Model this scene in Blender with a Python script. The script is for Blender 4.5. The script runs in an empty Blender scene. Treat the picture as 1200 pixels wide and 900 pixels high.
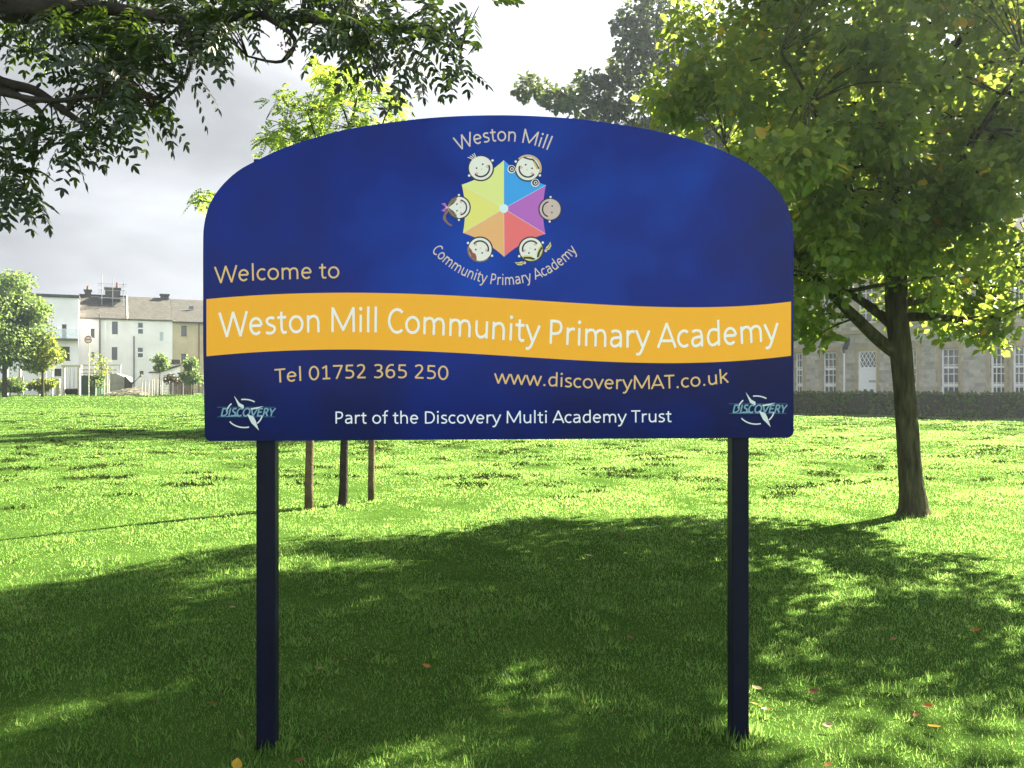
import bpy, math, random
import numpy as np
from mathutils import Vector

random.seed(7); RNG = np.random.default_rng(11)
SC = bpy.context.scene
COL = SC.collection
R = math.radians

# ------------------------------------------------------------------ camera, light, sky
CAMZ = 1.6
cam = bpy.data.cameras.new('camera'); cam.sensor_width = 36; cam.lens = 30; cam.clip_end = 4000; cam.clip_start = 0.05
cam_o = bpy.data.objects.new('camera', cam); COL.objects.link(cam_o)
cam_o.location = (0, 0, CAMZ); cam_o.rotation_euler = (R(90), 0, 0); SC.camera = cam_o

SUN_AZ, SUN_EL = 51.0, 37.0            # degrees: azimuth to the right of the view, elevation
SUN_DIR = Vector((math.sin(R(SUN_AZ))*math.cos(R(SUN_EL)), math.cos(R(SUN_AZ))*math.cos(R(SUN_EL)), math.sin(R(SUN_EL))))
sun = bpy.data.lights.new('sun', 'SUN'); sun.energy = 5.0; sun.angle = R(0.6); sun.color = (1.0, 0.91, 0.70)
sun_o = bpy.data.objects.new('sun', sun); COL.objects.link(sun_o)
sun_o.rotation_euler = SUN_DIR.to_track_quat('Z', 'Y').to_euler()

SC.view_settings.view_transform = 'Standard'; SC.view_settings.look = 'None'
SC.view_settings.gamma = 1; SC.view_settings.use_curve_mapping = False
SC.view_settings.exposure = 3.1
SC.cycles.use_denoising = True
SC.cycles.max_bounces = 10; SC.cycles.diffuse_bounces = 6; SC.cycles.transmission_bounces = 6; SC.cycles.volume_bounces = 0

world = bpy.data.worlds.new('World'); SC.world = world; world.use_nodes = True
nt = world.node_tree; N = nt.nodes; L = nt.links
for n in list(N): N.remove(n)
def nd(tree, typ, **kw):
    n = tree.nodes.new(typ)
    for k, v in kw.items():
        if k.startswith('i_'): n.inputs[k[2:].replace('_', ' ')].default_value = v
        else: setattr(n, k, v)
    return n
wout = nd(nt, 'ShaderNodeOutputWorld')
sky = nd(nt, 'ShaderNodeTexSky'); sky.sky_type = 'NISHITA'; sky.sun_disc = False
sky.sun_elevation = R(SUN_EL); sky.sun_rotation = R(SUN_AZ); sky.air_density = 1.0; sky.dust_density = 1.5
bg1 = nd(nt, 'ShaderNodeBackground'); bg1.inputs['Strength'].default_value = 0.075
L.new(sky.outputs[0], bg1.inputs['Color'])
tc = nd(nt, 'ShaderNodeTexCoord')
sep = nd(nt, 'ShaderNodeSeparateXYZ'); L.new(tc.outputs['Generated'], sep.inputs[0])
mp = nd(nt, 'ShaderNodeMapping'); mp.inputs['Scale'].default_value = (1.0, 1.0, 2.6); L.new(tc.outputs['Generated'], mp.inputs[0])
nz = nd(nt, 'ShaderNodeTexNoise'); nz.inputs['Scale'].default_value = 2.1; nz.inputs['Detail'].default_value = 7; nz.inputs['Roughness'].default_value = 0.52
L.new(mp.outputs[0], nz.inputs['Vector'])
def wmath(op, a, b=None, clamp=False):
    m = nd(nt, 'ShaderNodeMath', operation=op); m.use_clamp = clamp
    for i, v in enumerate((a, b)):
        if v is None: continue
        if isinstance(v, (int, float)): m.inputs[i].default_value = v
        else: L.new(v, m.inputs[i])
    return m.outputs[0]
dot = nd(nt, 'ShaderNodeVectorMath', operation='DOT_PRODUCT'); L.new(tc.outputs['Generated'], dot.inputs[0]); dot.inputs[1].default_value = SUN_DIR
sd = wmath('MAXIMUM', dot.outputs['Value'], 0.0)
# elevation bands of the cloud deck: bright by the horizon, a darker base above, broken by noise
el = wmath('ADD', sep.outputs['Z'], wmath('MULTIPLY', wmath('SUBTRACT', nz.outputs['Fac'], 0.5), 0.15))
ramp = nd(nt, 'ShaderNodeValToRGB'); L.new(el, ramp.inputs[0])
cr = ramp.color_ramp; cr.elements[0].position = 0.0; cr.elements[0].color = (.63, .65, .68, 1)
cr.elements[1].position = 1.0; cr.elements[1].color = (.15, .16, .175, 1)  # overhead, out of view: cloud dimmed to deepen the shade on the lawn
for p, c in ((0.12, (.66, .68, .71, 1)), (0.205, (.60, .62, .65, 1)), (0.255, (.425, .44, .46, 1)), (0.295, (.42, .435, .455, 1)), (0.35, (.54, .55, .57, 1)), (0.50, (.42, .43, .45, 1)), (0.62, (.25, .26, .28, 1))):
    e = cr.elements.new(p); e.color = c
back = wmath('MULTIPLY', wmath('MAXIMUM', wmath('MULTIPLY', sep.outputs['Y'], -1.0), 0.0), 2.4)   # added glow in unseen cloud behind the viewer, to brighten the sign front
glow = wmath('ADD', wmath('MULTIPLY', wmath('POWER', sd, 3.2), 3.4), wmath('MULTIPLY', wmath('POWER', sd, 40.0), 3.0))
nz2 = nd(nt, 'ShaderNodeTexNoise'); nz2.inputs['Scale'].default_value = 4.2; nz2.inputs['Detail'].default_value = 8; nz2.inputs['Roughness'].default_value = .55; nz2.inputs['Distortion'].default_value = .4
L.new(mp.outputs[0], nz2.inputs['Vector'])
lump = wmath('ADD', wmath('MULTIPLY', wmath('SUBTRACT', nz2.outputs['Fac'], 0.5), 1.1), 1.0)      # cloud form
cstr = wmath('MULTIPLY', lump, wmath('MULTIPLY', wmath('ADD', wmath('ADD', glow, back), 1.0), 0.152))
bg2 = nd(nt, 'ShaderNodeBackground'); L.new(ramp.outputs[0], bg2.inputs['Color']); L.new(cstr, bg2.inputs['Strength'])
# cover: closed cloud over the field ahead, breaking up behind the viewer
cov = wmath('ADD', wmath('ADD', wmath('MULTIPLY', sep.outputs['Y'], 0.35), 1.12), wmath('MULTIPLY', wmath('SUBTRACT', nz.outputs['Fac'], 0.5), 1.6), clamp=False)
cov = wmath('MINIMUM', wmath('MAXIMUM', cov, 0.0), 1.0)
mixw = nd(nt, 'ShaderNodeMixShader'); L.new(cov, mixw.inputs[0]); L.new(bg1.outputs[0], mixw.inputs[1]); L.new(bg2.outputs[0], mixw.inputs[2])
L.new(mixw.outputs[0], wout.inputs['Surface'])

# ------------------------------------------------------------------ helpers
def P(px, py, D):
    """point seen at photograph pixel (px,py) at distance D"""
    return Vector(((px-600)/1000*D, D, CAMZ-(py-450)/1000*D))

def gz(x, y):
    x = np.asarray(x, float); y = np.asarray(y, float)
    far = np.clip((y-45)/60, 0, 1); far = far*far*(3-2*far)
    left = np.clip((12-x)/18, 0, 1)
    near = np.clip((y-3)/9, 0.15, 1)
    und = 0.022*np.sin(x*1.13+0.6*y)+0.018*np.sin(0.83*y-0.47*x+1.3)+0.014*np.sin(2.1*x-1.7*y+.4)
    und = und + 0.05*np.sin(0.19*x+0.27*y+.5)*np.clip((y-12)/20, 0, 1)
    dip = np.clip((9-y)/4.5, 0, 1); dip = dip*dip*(3-2*dip)
    return 0.38*far*left + und*near - 0.045*dip
def gzf(x, y): return float(gz(x, y))

def tag(o, label=None, cat=None, group=None, kind=None):
    if label: o['label'] = label
    if cat: o['category'] = cat
    if group: o['group'] = group
    if kind: o['kind'] = kind
    return o
def empty(name, loc, rz=0.0):
    o = bpy.data.objects.new(name, None); COL.objects.link(o); o.location = loc; o.rotation_euler = (0, 0, rz)
    o.empty_display_size = .2
    return o

class MB:
    def __init__(s): s.v = []; s.f = []; s.m = []
    def add(s, vs, fs, mi=0):
        b = len(s.v); s.v.extend([tuple(p) for p in vs]); s.f.extend([tuple(b+i for i in f) for f in fs]); s.m.extend([mi]*len(fs)); return s
    def box(s, x0, x1, y0, y1, z0, z1, mi=0):
        vs = [(x, y, z) for z in (z0, z1) for y in (y0, y1) for x in (x0, x1)]
        return s.add(vs, [(0, 2, 3, 1), (4, 5, 7, 6), (0, 1, 5, 4), (2, 6, 7, 3), (0, 4, 6, 2), (1, 3, 7, 5)], mi)
    def tube(s, pts, rad, sides=8, mi=0, cap=True):
        pts = [Vector(p) for p in pts]; n = len(pts)
        if isinstance(rad, (int, float)): rad = [rad]*n
        vs = []; fs = []; up = None
        for i, p in enumerate(pts):
            t = (pts[min(i+1, n-1)]-pts[max(i-1, 0)])
            t = t.normalized() if t.length > 1e-9 else Vector((0, 0, 1))
            if up is None:
                up = Vector((1, 0, 0)) if abs(t.x) < .9 else Vector((0, 1, 0))
            a = (up-t*up.dot(t)).normalized(); b = t.cross(a); up = a
            for k in range(sides):
                an = 2*math.pi*k/sides
                vs.append(p+(a*math.cos(an)+b*math.sin(an))*rad[i])
        for i in range(n-1):
            for k in range(sides):
                k2 = (k+1) % sides
                fs.append((i*sides+k, i*sides+k2, (i+1)*sides+k2, (i+1)*sides+k))
        if cap:
            fs.append(tuple(range(sides-1, -1, -1))); fs.append(tuple((n-1)*sides+k for k in range(sides)))
        return s.add(vs, fs, mi)
    def build(s, name, mats, parent=None, smooth=False, bevel=0):
        me = bpy.data.meshes.new(name); me.from_pydata(s.v, [], s.f)
        mats = mats if isinstance(mats, (list, tuple)) else [mats]
        for m in mats: me.materials.append(m)
        me.polygons.foreach_set('material_index', s.m)
        if smooth: me.polygons.foreach_set('use_smooth', [True]*len(s.f))
        me.update()
        o = bpy.data.objects.new(name, me); COL.objects.link(o)
        if parent: o.parent = parent
        if bevel:
            b = o.modifiers.new('bevel', 'BEVEL'); b.width = bevel; b.segments = 2; b.limit_method = 'ANGLE'
        return o

def np_mesh(name, V, F, mat, parent=None, smooth=False):
    """V (n,3), F (m,k) uniform polygons"""
    me = bpy.data.meshes.new(name); V = np.ascontiguousarray(V, np.float32); F = np.ascontiguousarray(F, np.int32)
    me.vertices.add(len(V)); me.vertices.foreach_set('co', V.ravel())
    k = F.shape[1]; me.loops.add(F.size); me.loops.foreach_set('vertex_index', F.ravel())
    me.polygons.add(len(F)); me.polygons.foreach_set('loop_start', np.arange(0, F.size, k, dtype=np.int32))
    me.polygons.foreach_set('loop_total', np.full(len(F), k, np.int32))
    if smooth: me.polygons.foreach_set('use_smooth', np.ones(len(F), bool))
    me.update(calc_edges=True); me.validate()
    me.materials.append(mat)
    o = bpy.data.objects.new(name, me); COL.objects.link(o)
    if parent: o.parent = parent
    return o

def smooth_pts(pts, n=6, closed=False):
    pts = [np.array(p, float) for p in pts]; out = []; m = len(pts)
    rng = range(m) if closed else range(m-1)
    for i in rng:
        g = lambda j: pts[j % m] if closed else pts[min(max(j, 0), m-1)]
        p0, p1, p2, p3 = g(i-1), g(i), g(i+1), g(i+2)
        for t in np.linspace(0, 1, n, endpoint=False):
            out.append(0.5*((2*p1)+(-p0+p2)*t+(2*p0-5*p1+4*p2-p3)*t*t+(-p0+3*p1-3*p2+p3)*t**3))
    if not closed: out.append(pts[-1])
    return out

# ------------------------------------------------------------------ materials
def s2l(c):
    return tuple((v/255/12.92 if v/255 <= .04045 else ((v/255+.055)/1.055)**2.4) for v in c)
def mat(name, col, rough=.7, spec=.3, var=0.0, vscale=3.0, col2=None, bump=0.0, bscale=30.0, metal=0.0, coat=0.0, stretch=1.0):
    m = bpy.data.materials.new(name); m.use_nodes = True; t = m.node_tree; b = t.nodes['Principled BSDF']
    b.inputs['Roughness'].default_value = rough; b.inputs['Specular IOR Level'].default_value = spec; b.inputs['Metallic'].default_value = metal
    if coat: b.inputs['Coat Weight'].default_value = coat; b.inputs['Coat Roughness'].default_value = .08
    b.inputs['Base Color'].default_value = (*col, 1)
    if var or col2 is not None or bump:
        c0 = nd(t, 'ShaderNodeTexCoord'); c = nd(t, 'ShaderNodeMapping'); c.inputs['Scale'].default_value = (1, 1, stretch); t.links.new(c0.outputs['Object'], c.inputs[0])
    if var or col2 is not None:
        n = nd(t, 'ShaderNodeTexNoise'); n.inputs['Scale'].default_value = vscale; n.inputs['Detail'].default_value = 6; n.inputs['Roughness'].default_value = .6
        t.links.new(c.outputs[0], n.inputs['Vector'])
        r = nd(t, 'ShaderNodeValToRGB'); t.links.new(n.outputs['Fac'], r.inputs[0])
        c2 = col2 if col2 is not None else tuple(v*(1+var) for v in col)
        c1 = col if col2 is not None else tuple(v*(1-var) for v in col)
        r.color_ramp.elements[0].position = .32; r.color_ramp.elements[0].color = (*c1, 1)
        r.color_ramp.elements[1].position = .68; r.color_ramp.elements[1].color = (*c2, 1)
        t.links.new(r.outputs[0], b.inputs['Base Color'])
    if bump:
        n2 = nd(t, 'ShaderNodeTexNoise'); n2.inputs['Scale'].default_value = bscale; n2.inputs['Detail'].default_value = 5
        t.links.new(c.outputs[0], n2.inputs['Vector'])
        bm = nd(t, 'ShaderNodeBump'); bm.inputs['Strength'].default_value = bump; bm.inputs['Distance'].default_value = .02
        t.links.new(n2.outputs['Fac'], bm.inputs['Height']); t.links.new(bm.outputs[0], b.inputs['Normal'])
    return m

def leafmat(name, cols, tcols, trans=.45, rough=.45, spec=.35, accent=None, apos=.97):
    """leaf: reflective face plus light that comes through; colour differs from leaf to leaf"""
    m = bpy.data.materials.new(name); m.use_nodes = True; t = m.node_tree; b = t.nodes['Principled BSDF']; out = t.nodes['Material Output']
    g = nd(t, 'ShaderNodeNewGeometry')
    def rp(cs):
        r = nd(t, 'ShaderNodeValToRGB'); t.links.new(g.outputs['Random Per Island'], r.inputs[0])
        el = r.color_ramp.elements; top = apos if accent else 1.0
        el[0].position = 0; el[0].color = (*cs[0], 1); el[1].position = 1; el[1].color = (*(accent or cs[-1]), 1)
        for i, c in enumerate(cs[1:], 1):
            if i == len(cs)-1 and not accent: break
            e = el.new(top*i/(len(cs)-1)-(0.004 if accent and i == len(cs)-1 else 0)); e.color = (*c, 1)
        if accent:
            e = el.new(apos+.004); e.color = (*accent, 1)
        return r
    r1, r2 = rp(cols), rp(tcols)
    t.links.new(r1.outputs[0], b.inputs['Base Color']); b.inputs['Roughness'].default_value = rough; b.inputs['Specular IOR Level'].default_value = spec
    tr = nd(t, 'ShaderNodeBsdfTranslucent'); t.links.new(r2.outputs[0], tr.inputs['Color'])
    mx = nd(t, 'ShaderNodeMixShader'); mx.inputs[0].default_value = trans
    t.links.new(b.outputs[0], mx.inputs[1]); t.links.new(tr.outputs[0], mx.inputs[2]); t.links.new(mx.outputs[0], out.inputs['Surface'])
    return m

def stonemat(name, c1, c2, mortar, bw, bh, moss=None, bump=.6):
    m = bpy.data.materials.new(name); m.use_nodes = True; t = m.node_tree; b = t.nodes['Principled BSDF']; b.inputs['Roughness'].default_value = .9; b.inputs['Specular IOR Level'].default_value = .15
    c = nd(t, 'ShaderNodeTexCoord')
    sp = nd(t, 'ShaderNodeSeparateXYZ'); t.links.new(c.outputs['Object'], sp.inputs[0])
    ad = nd(t, 'ShaderNodeMath', operation='ADD'); t.links.new(sp.outputs['X'], ad.inputs[0]); t.links.new(sp.outputs['Y'], ad.inputs[1])
    nn = nd(t, 'ShaderNodeTexNoise'); nn.inputs['Scale'].default_value = 1.7; t.links.new(c.outputs['Object'], nn.inputs['Vector'])
    ad2 = nd(t, 'ShaderNodeMath', operation='MULTIPLY_ADD'); t.links.new(nn.outputs['Fac'], ad2.inputs[0]); ad2.inputs[1].default_value = .12; t.links.new(sp.outputs['Z'], ad2.inputs[2])
    cb = nd(t, 'ShaderNodeCombineXYZ'); t.links.new(ad.outputs[0], cb.inputs[0]); t.links.new(ad2.outputs[0], cb.inputs[1])
    br = nd(t, 'ShaderNodeTexBrick'); t.links.new(cb.outputs[0], br.inputs['Vector']); br.inputs['Scale'].default_value = 1
    br.inputs['Brick Width'].default_value = bw; br.inputs['Row Height'].default_value = bh; br.inputs['Mortar Size'].default_value = bh*.07
    br.inputs['Color1'].default_value = (*c1, 1); br.inputs['Color2'].default_value = (*c2, 1); br.inputs['Mortar'].default_value = (*mortar, 1); br.inputs['Mortar Smooth'].default_value = .3
    n = nd(t, 'ShaderNodeTexNoise'); n.inputs['Scale'].default_value = 2.5; n.inputs['Detail'].default_value = 8; n.inputs['Roughness'].default_value = .7; t.links.new(c.outputs['Object'], n.inputs['Vector'])
    mx = nd(t, 'ShaderNodeMix', data_type='RGBA', blend_type='MULTIPLY'); mx.inputs[0].default_value = .8
    r = nd(t, 'ShaderNodeValToRGB'); t.links.new(n.outputs['Fac'], r.inputs[0]); r.color_ramp.elements[0].position = .3; r.color_ramp.elements[0].color = (.55, .53, .5, 1); r.color_ramp.elements[1].position = .7; r.color_ramp.elements[1].color = (1.15, 1.12, 1.05, 1)
    t.links.new(br.outputs['Color'], mx.inputs[6]); t.links.new(r.outputs[0], mx.inputs[7]); res = mx.outputs[2]
    if moss:
        n3 = nd(t, 'ShaderNodeTexNoise'); n3.inputs['Scale'].default_value = 1.3; n3.inputs['Detail'].default_value = 9; n3.inputs['Roughness'].default_value = .75; t.links.new(c.outputs['Object'], n3.inputs['Vector'])
        r3 = nd(t, 'ShaderNodeValToRGB'); t.links.new(n3.outputs['Fac'], r3.inputs[0]); r3.color_ramp.elements[0].position = .42; r3.color_ramp.elements[1].position = .6
        m3 = nd(t, 'ShaderNodeMix', data_type='RGBA'); t.links.new(r3.outputs[0], m3.inputs[0]); t.links.new(res, m3.inputs[6]); m3.inputs[7].default_value = (*moss, 1); res = m3.outputs[2]
    t.links.new(res, b.inputs['Base Color'])
    bm = nd(t, 'ShaderNodeBump'); bm.inputs['Strength'].default_value = bump; bm.inputs['Distance'].default_value = .03; t.links.new(br.outputs['Fac'], bm.inputs['Height']); bm.invert = True
    t.links.new(bm.outputs[0], b.inputs['Normal'])
    return m

def glassmat(name, col, rough=.08):
    return mat(name, col, rough, .8, var=.5, vscale=.9)

M = {}
M['white_paint'] = mat('white_render', (.86, .815, .80), .75, .2, var=.09, vscale=.35, bump=.1, bscale=6)
M['blue_white'] = mat('pale_render', (.84, .80, .82), .75, .2, var=.08, vscale=.3)
M['beige'] = mat('beige_render', (.50, .42, .29), .85, .15, var=.16, vscale=.5, bump=.1, bscale=6)
M['slate'] = stonemat('roof_slate', (.115, .113, .108), (.085, .085, .083), (.05, .05, .05), .5, .28, bump=.3)
M['dark_frame'] = mat('dark_frame', (.06, .06, .065), .5)
M['white_frame'] = mat('white_frame', (.84, .83, .81), .45, .4)
M['glass'] = glassmat('window_glass', (.035, .04, .042))
M['blind'] = mat('window_blind', (.50, .55, .56), .4, .5)
M['pipe'] = mat('grey_pipe', (.14, .14, .15), .5)
M['chimney'] = stonemat('chimney_stone', (.11, .105, .10), (.07, .068, .065), (.05, .05, .05), .4, .2)
M['pot'] = mat('clay_pot', (.26, .11, .08), .8)
M['steel'] = mat('scaffold_steel', (.30, .31, .32), .45, .5, metal=.6)
M['school'] = stonemat('school_stone', (.58, .56, .50), (.34, .32, .28), (.50, .48, .42), .62, .25)
M['dressing'] = mat('stone_dressing', (.40, .33, .215), .85, .15, var=.18, vscale=2.0)
M['wall'] = stonemat('wall_stone', (.060, .060, .042), (.036, .040, .028), (.026, .028, .02), .22, .10, moss=(.034, .052, .012), bump=.5)
M['door'] = mat('door_paint', (.80, .80, .80), .4, .4)
M['wood'] = mat('weathered_wood', (.36, .30, .21), .85, .15, var=.25, vscale=5)
M['palewood'] = mat('pale_wood', (.52, .48, .38), .85, .15, var=.2, vscale=4)
M['greenpaint'] = mat('green_paint', (.035, .085, .05), .6, .3, var=.15, vscale=2)
M['black'] = mat('black_rubber', (.012, .012, .012), .7)
M['tarp'] = mat('grey_sheet', (.25, .25, .23), .7, .3, var=.25, vscale=1.2)
M['darktarp'] = mat('dark_sheet', (.03, .032, .03), .6, .4)
M['brownfence'] = mat('brown_boards', (.13, .075, .045), .85, .15, var=.3, vscale=3)
M['bark'] = mat('bark', (.020, .020, .010), .97, .03, col2=(.085, .082, .044), vscale=17, bump=1.0, bscale=34, stretch=.22)
M['darkbark'] = mat('dark_bark', (.035, .03, .024), .95, .1, var=.3, vscale=8, bump=.8, bscale=30)
M['stake'] = mat('stake_wood', (.10, .075, .045), .9, .1, var=.3, vscale=9, bump=.6, bscale=40)

# ------------------------------------------------------------------ setting: ground
def ground():
    xs = np.unique(np.concatenate([np.linspace(-900, -70, 24), np.linspace(-70, 70, 141), np.linspace(70, 900, 24)]))
    ys = np.unique(np.concatenate([np.linspace(-300, -6, 14), np.linspace(-6, 30, 121), np.linspace(30, 130, 61), np.linspace(130, 1800, 24)]))
    X, Y = np.meshgrid(xs, ys); Z = gz(X, Y)
    V = np.stack([X, Y, Z], -1).reshape(-1, 3); nx = len(xs); ny = len(ys)
    i, j = np.meshgrid(np.arange(nx-1), np.arange(ny-1)); a = (j*nx+i).ravel()
    F = np.stack([a, a+1, a+nx+1, a+nx], -1)
    m = mat('turf_soil', (.026, .058, .010), .95, .0, col2=(.044, .086, .016), vscale=1.8, bump=.6, bscale=40)
    o = np_mesh('ground', V, F, m, smooth=True); tag(o, kind='structure')
    return o
ground()

def blades():
    """turf: short leaning blades, thinner and denser close by, broader tufts further off"""
    segs = [(2.7, 4.5, 7000, .0040, .029), (4.5, 7, 4600, .0052, .031), (7, 11, 2600, .008, .027), (11, 18, 1300, .015, .026),
            (18, 30, 420, .028, .030), (30, 55, 120, .05, .038), (55, 108, 20, .09, .05)]
    Vs = []; n_tot = 0
    for d0, d1, den, w, h in segs:
        half = math.tan(R(37)); area = half*(d1*d1-d0*d0); n = int(area*den)
        D = np.sqrt(RNG.uniform(d0*d0, d1*d1, n)); X = D*RNG.uniform(-half, half, n)
        keep = np.ones(n, bool)
        if d1 > 30:                                   # the field ends at the boundary wall on the right
            wallD = 45.7-(X-15.08)*(5.7/8.92)
            keep = ~((X > 12) & (D > wallD-.15))
        D = D[keep]; X = X[keep]; n = len(D)
        # patchy growth
        pt = np.sin(X*2.3+np.sin(D*1.7)*1.3)*np.sin(D*2.9+X*.8)+.6*np.sin(X*7.1+D*5.3)
        hh = h*(1+.28*pt)*RNG.uniform(.45, 1.25, n)
        tall = RNG.uniform(0, 1, n) < .02; hh[tall] *= 1.6
        ww = w*RNG.uniform(.6, 1.3, n)
        a = RNG.uniform(0, 2*np.pi, n); lean = RNG.uniform(.2, 1.25, n)
        la = RNG.uniform(0, 2*np.pi, n)+.0
        Z = gz(X, D)-.004
        side = np.stack([np.cos(a), np.sin(a), np.zeros(n)], -1)*ww[:, None]*.5
        base = np.stack([X, D, Z], -1)
        ld = np.stack([np.cos(la), np.sin(la), np.zeros(n)], -1)
        tip = base+ld*(hh*np.sin(lean))[:, None]+np.stack([np.zeros(n), np.zeros(n), hh*np.cos(lean)], -1)
        Vs.append(np.stack([base-side, base+side, tip], 1).reshape(-1, 3)); n_tot += n
    # longer tufts: scattered, and thick round the feet of posts, stakes and trunk where the mower does not reach
    tx = []; half = math.tan(R(37))
    for d0, d1, n in ((2.8, 5, 150), (5, 8, 200), (8, 13, 260)):
        D = np.sqrt(RNG.uniform(d0*d0, d1*d1, n)); X = D*RNG.uniform(-half, half, n); tx += [(x, d, RNG.uniform(.05, .13), RNG.uniform(.035, .062), 26) for x, d in zip(X, D)]
    for px, D, rad, k in ((313, 3.9, .11, 14), (865, 3.98, .11, 16), (1070, 10.46, .34, 26), (362, 10.95, .14, 8), (403, 11.35, .2, 14), (435, 11.75, .12, 7)):
        for j in range(k):
            a = RNG.uniform(0, 6.283); tx.append(((px-600)/1000*D+math.cos(a)*rad*RNG.uniform(.6, 1.15), D+math.sin(a)*rad*RNG.uniform(.6, 1.15), .05, RNG.uniform(.035, .08), 18))
    for x, d, rad, hgt, k in tx:
        a = RNG.uniform(0, 6.283, k); q = rad*np.sqrt(RNG.uniform(0, 1, k)); bx = x+np.cos(a)*q; by = d+np.sin(a)*q
        base = np.stack([bx, by, gz(bx, by)-.004], -1); la = a+RNG.normal(0, .6, k); le = RNG.uniform(.1, .8, k); hh = hgt*RNG.uniform(.6, 1.2, k); w = .0045+.0006*d
        sa = RNG.uniform(0, 6.283, k); side = np.stack([np.cos(sa), np.sin(sa), 0*sa], -1)*w*.6
        tip = base+np.stack([np.cos(la)*np.sin(le), np.sin(la)*np.sin(le), np.cos(le)], -1)*hh[:, None]
        Vs.append(np.stack([base-side, base+side, tip], 1).reshape(-1, 3))
    V = np.concatenate(Vs); F = np.arange(len(V)).reshape(-1, 3)
    m = leafmat('grass_blade', [(.004, .044, .002), (.006, .056, .003), (.018, .070, .008)], [(.22, .45, .08), (.30, .51, .11), (.41, .56, .16)],
                trans=.55, rough=.42, spec=.22, accent=(.20, .17, .07), apos=.955)
    o = np_mesh('grass', V, F, m); tag(o, kind='stuff')
blades()

def clippings():
    """mown grass left lying in low dark heaps, in rough rows across the field"""
    mb = MB(); rr = random.Random(5); V = []; F = []
    spots = []
    for row in np.concatenate([np.linspace(13.5, 24, 14), np.linspace(25, 46, 17)]):
        n = int(9+row*.9)
        for k in range(n):
            if rr.random() < .25: continue
            D = row+rr.uniform(-.35, .35); x = rr.uniform(-.66, .66)*D
            if x > 12 and D > 44-(x-15)*.64: continue
            spots.append((x, D, rr.uniform(.08, .27)*(1+D*.011), rr.uniform(.25, 1)))
    for px, py in ((915, 577), (925, 580), (905, 583), (660, 585), (700, 577), (860, 590), (20, 597), (140, 584), (120, 560), (60, 575)):
        D = 1600/(py-450); spots.append(((px-600)/1000*D, D, .16, .6))
    for x, D, s, q in spots:
        nb = int(26+30*q)
        for k in range(nb):
            a = rr.uniform(0, 6.283); r = s*math.sqrt(rr.random())
            bx, by = x+math.cos(a)*r*1.7, D+math.sin(a)*r*.8
            hgt = (.045+.06*q)*(1-.7*(r/s)**2)*rr.uniform(.5, 1.1)
            z = gzf(bx, by)
            la = rr.uniform(0, 6.283); ln = s*rr.uniform(.12, .32)
            b = len(V); V += [(bx-math.sin(la)*ln*.25, by+math.cos(la)*ln*.25, z), (bx+math.sin(la)*ln*.25, by-math.cos(la)*ln*.25, z+.4*hgt), (bx+math.cos(la)*ln, by+math.sin(la)*ln, z+hgt)]
            F.append((b, b+1, b+2))
    m = leafmat('cut_grass', [(.014, .020, .005), (.022, .028, .008), (.034, .036, .012)], [(.02, .04, .005), (.03, .05, .01), (.04, .05, .01)], trans=.3, spec=0.0, rough=.9)
    tag(np_mesh('grass_clippings', np.array(V), np.array(F), m), kind='stuff')
clippings()

# ------------------------------------------------------------------ frames for flat-fronted things
class Frame:
    """vertical plane through ground points A, B (A left, B right); local axes u along it, d away from the viewer, z up"""
    def __init__(s, A, B, zb=0.0):
        s.A = Vector(A); s.B = Vector(B); e = (s.B-s.A).normalized(); s.e = e; s.n = Vector((-e.y, e.x)); s.zb = zb
        s.rz = math.atan2(e.y, e.x)
    def hit(s, px, py):
        rx = (px-600)/1000; rz = -(py-450)/1000
        t = s.A.dot(s.n)/(rx*s.n.x+s.n.y)
        p = Vector((rx*t, t))
        return (p-s.A).dot(s.e), CAMZ+rz*t-s.zb
    def root(s, name): return empty(name, (s.A.x, s.A.y, s.zb), s.rz)
    def world(s, u, d): return s.A+s.e*u+s.n*d

def wall_holes(mb, u0, u1, z0, z1, holes, d=0.0, reveal=.18, mi=0):
    us = sorted({u0, u1, *[h[0] for h in holes], *[h[1] for h in holes]}); zs = sorted({z0, z1, *[h[2] for h in holes], *[h[3] for h in holes]})
    us = [u for u in us if u0 <= u <= u1]; zs = [z for z in zs if z0 <= z <= z1]
    for i in range(len(us)-1):
        for j in range(len(zs)-1):
            cu, cz = (us[i]+us[i+1])/2, (zs[j]+zs[j+1])/2
            if any(h[0] < cu < h[1] and h[2] < cz < h[3] for h in holes): continue
            mb.add([(us[i], d, zs[j]), (us[i+1], d, zs[j]), (us[i+1], d, zs[j+1]), (us[i], d, zs[j+1])], [(0, 1, 2, 3)], mi)
    for a, b, c, e in holes:
        q = d+reveal
        mb.add([(a, d, c), (a, q, c), (a, q, e), (a, d, e)], [(0, 1, 2, 3)], mi); mb.add([(b, d, c), (b, q, c), (b, q, e), (b, d, e)], [(3, 2, 1, 0)], mi)
        mb.add([(a, d, c), (b, d, c), (b, q, c), (a, q, c)], [(0, 1, 2, 3)], mi); mb.add([(a, d, e), (b, d, e), (b, q, e), (a, q, e)], [(3, 2, 1, 0)], mi)

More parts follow.
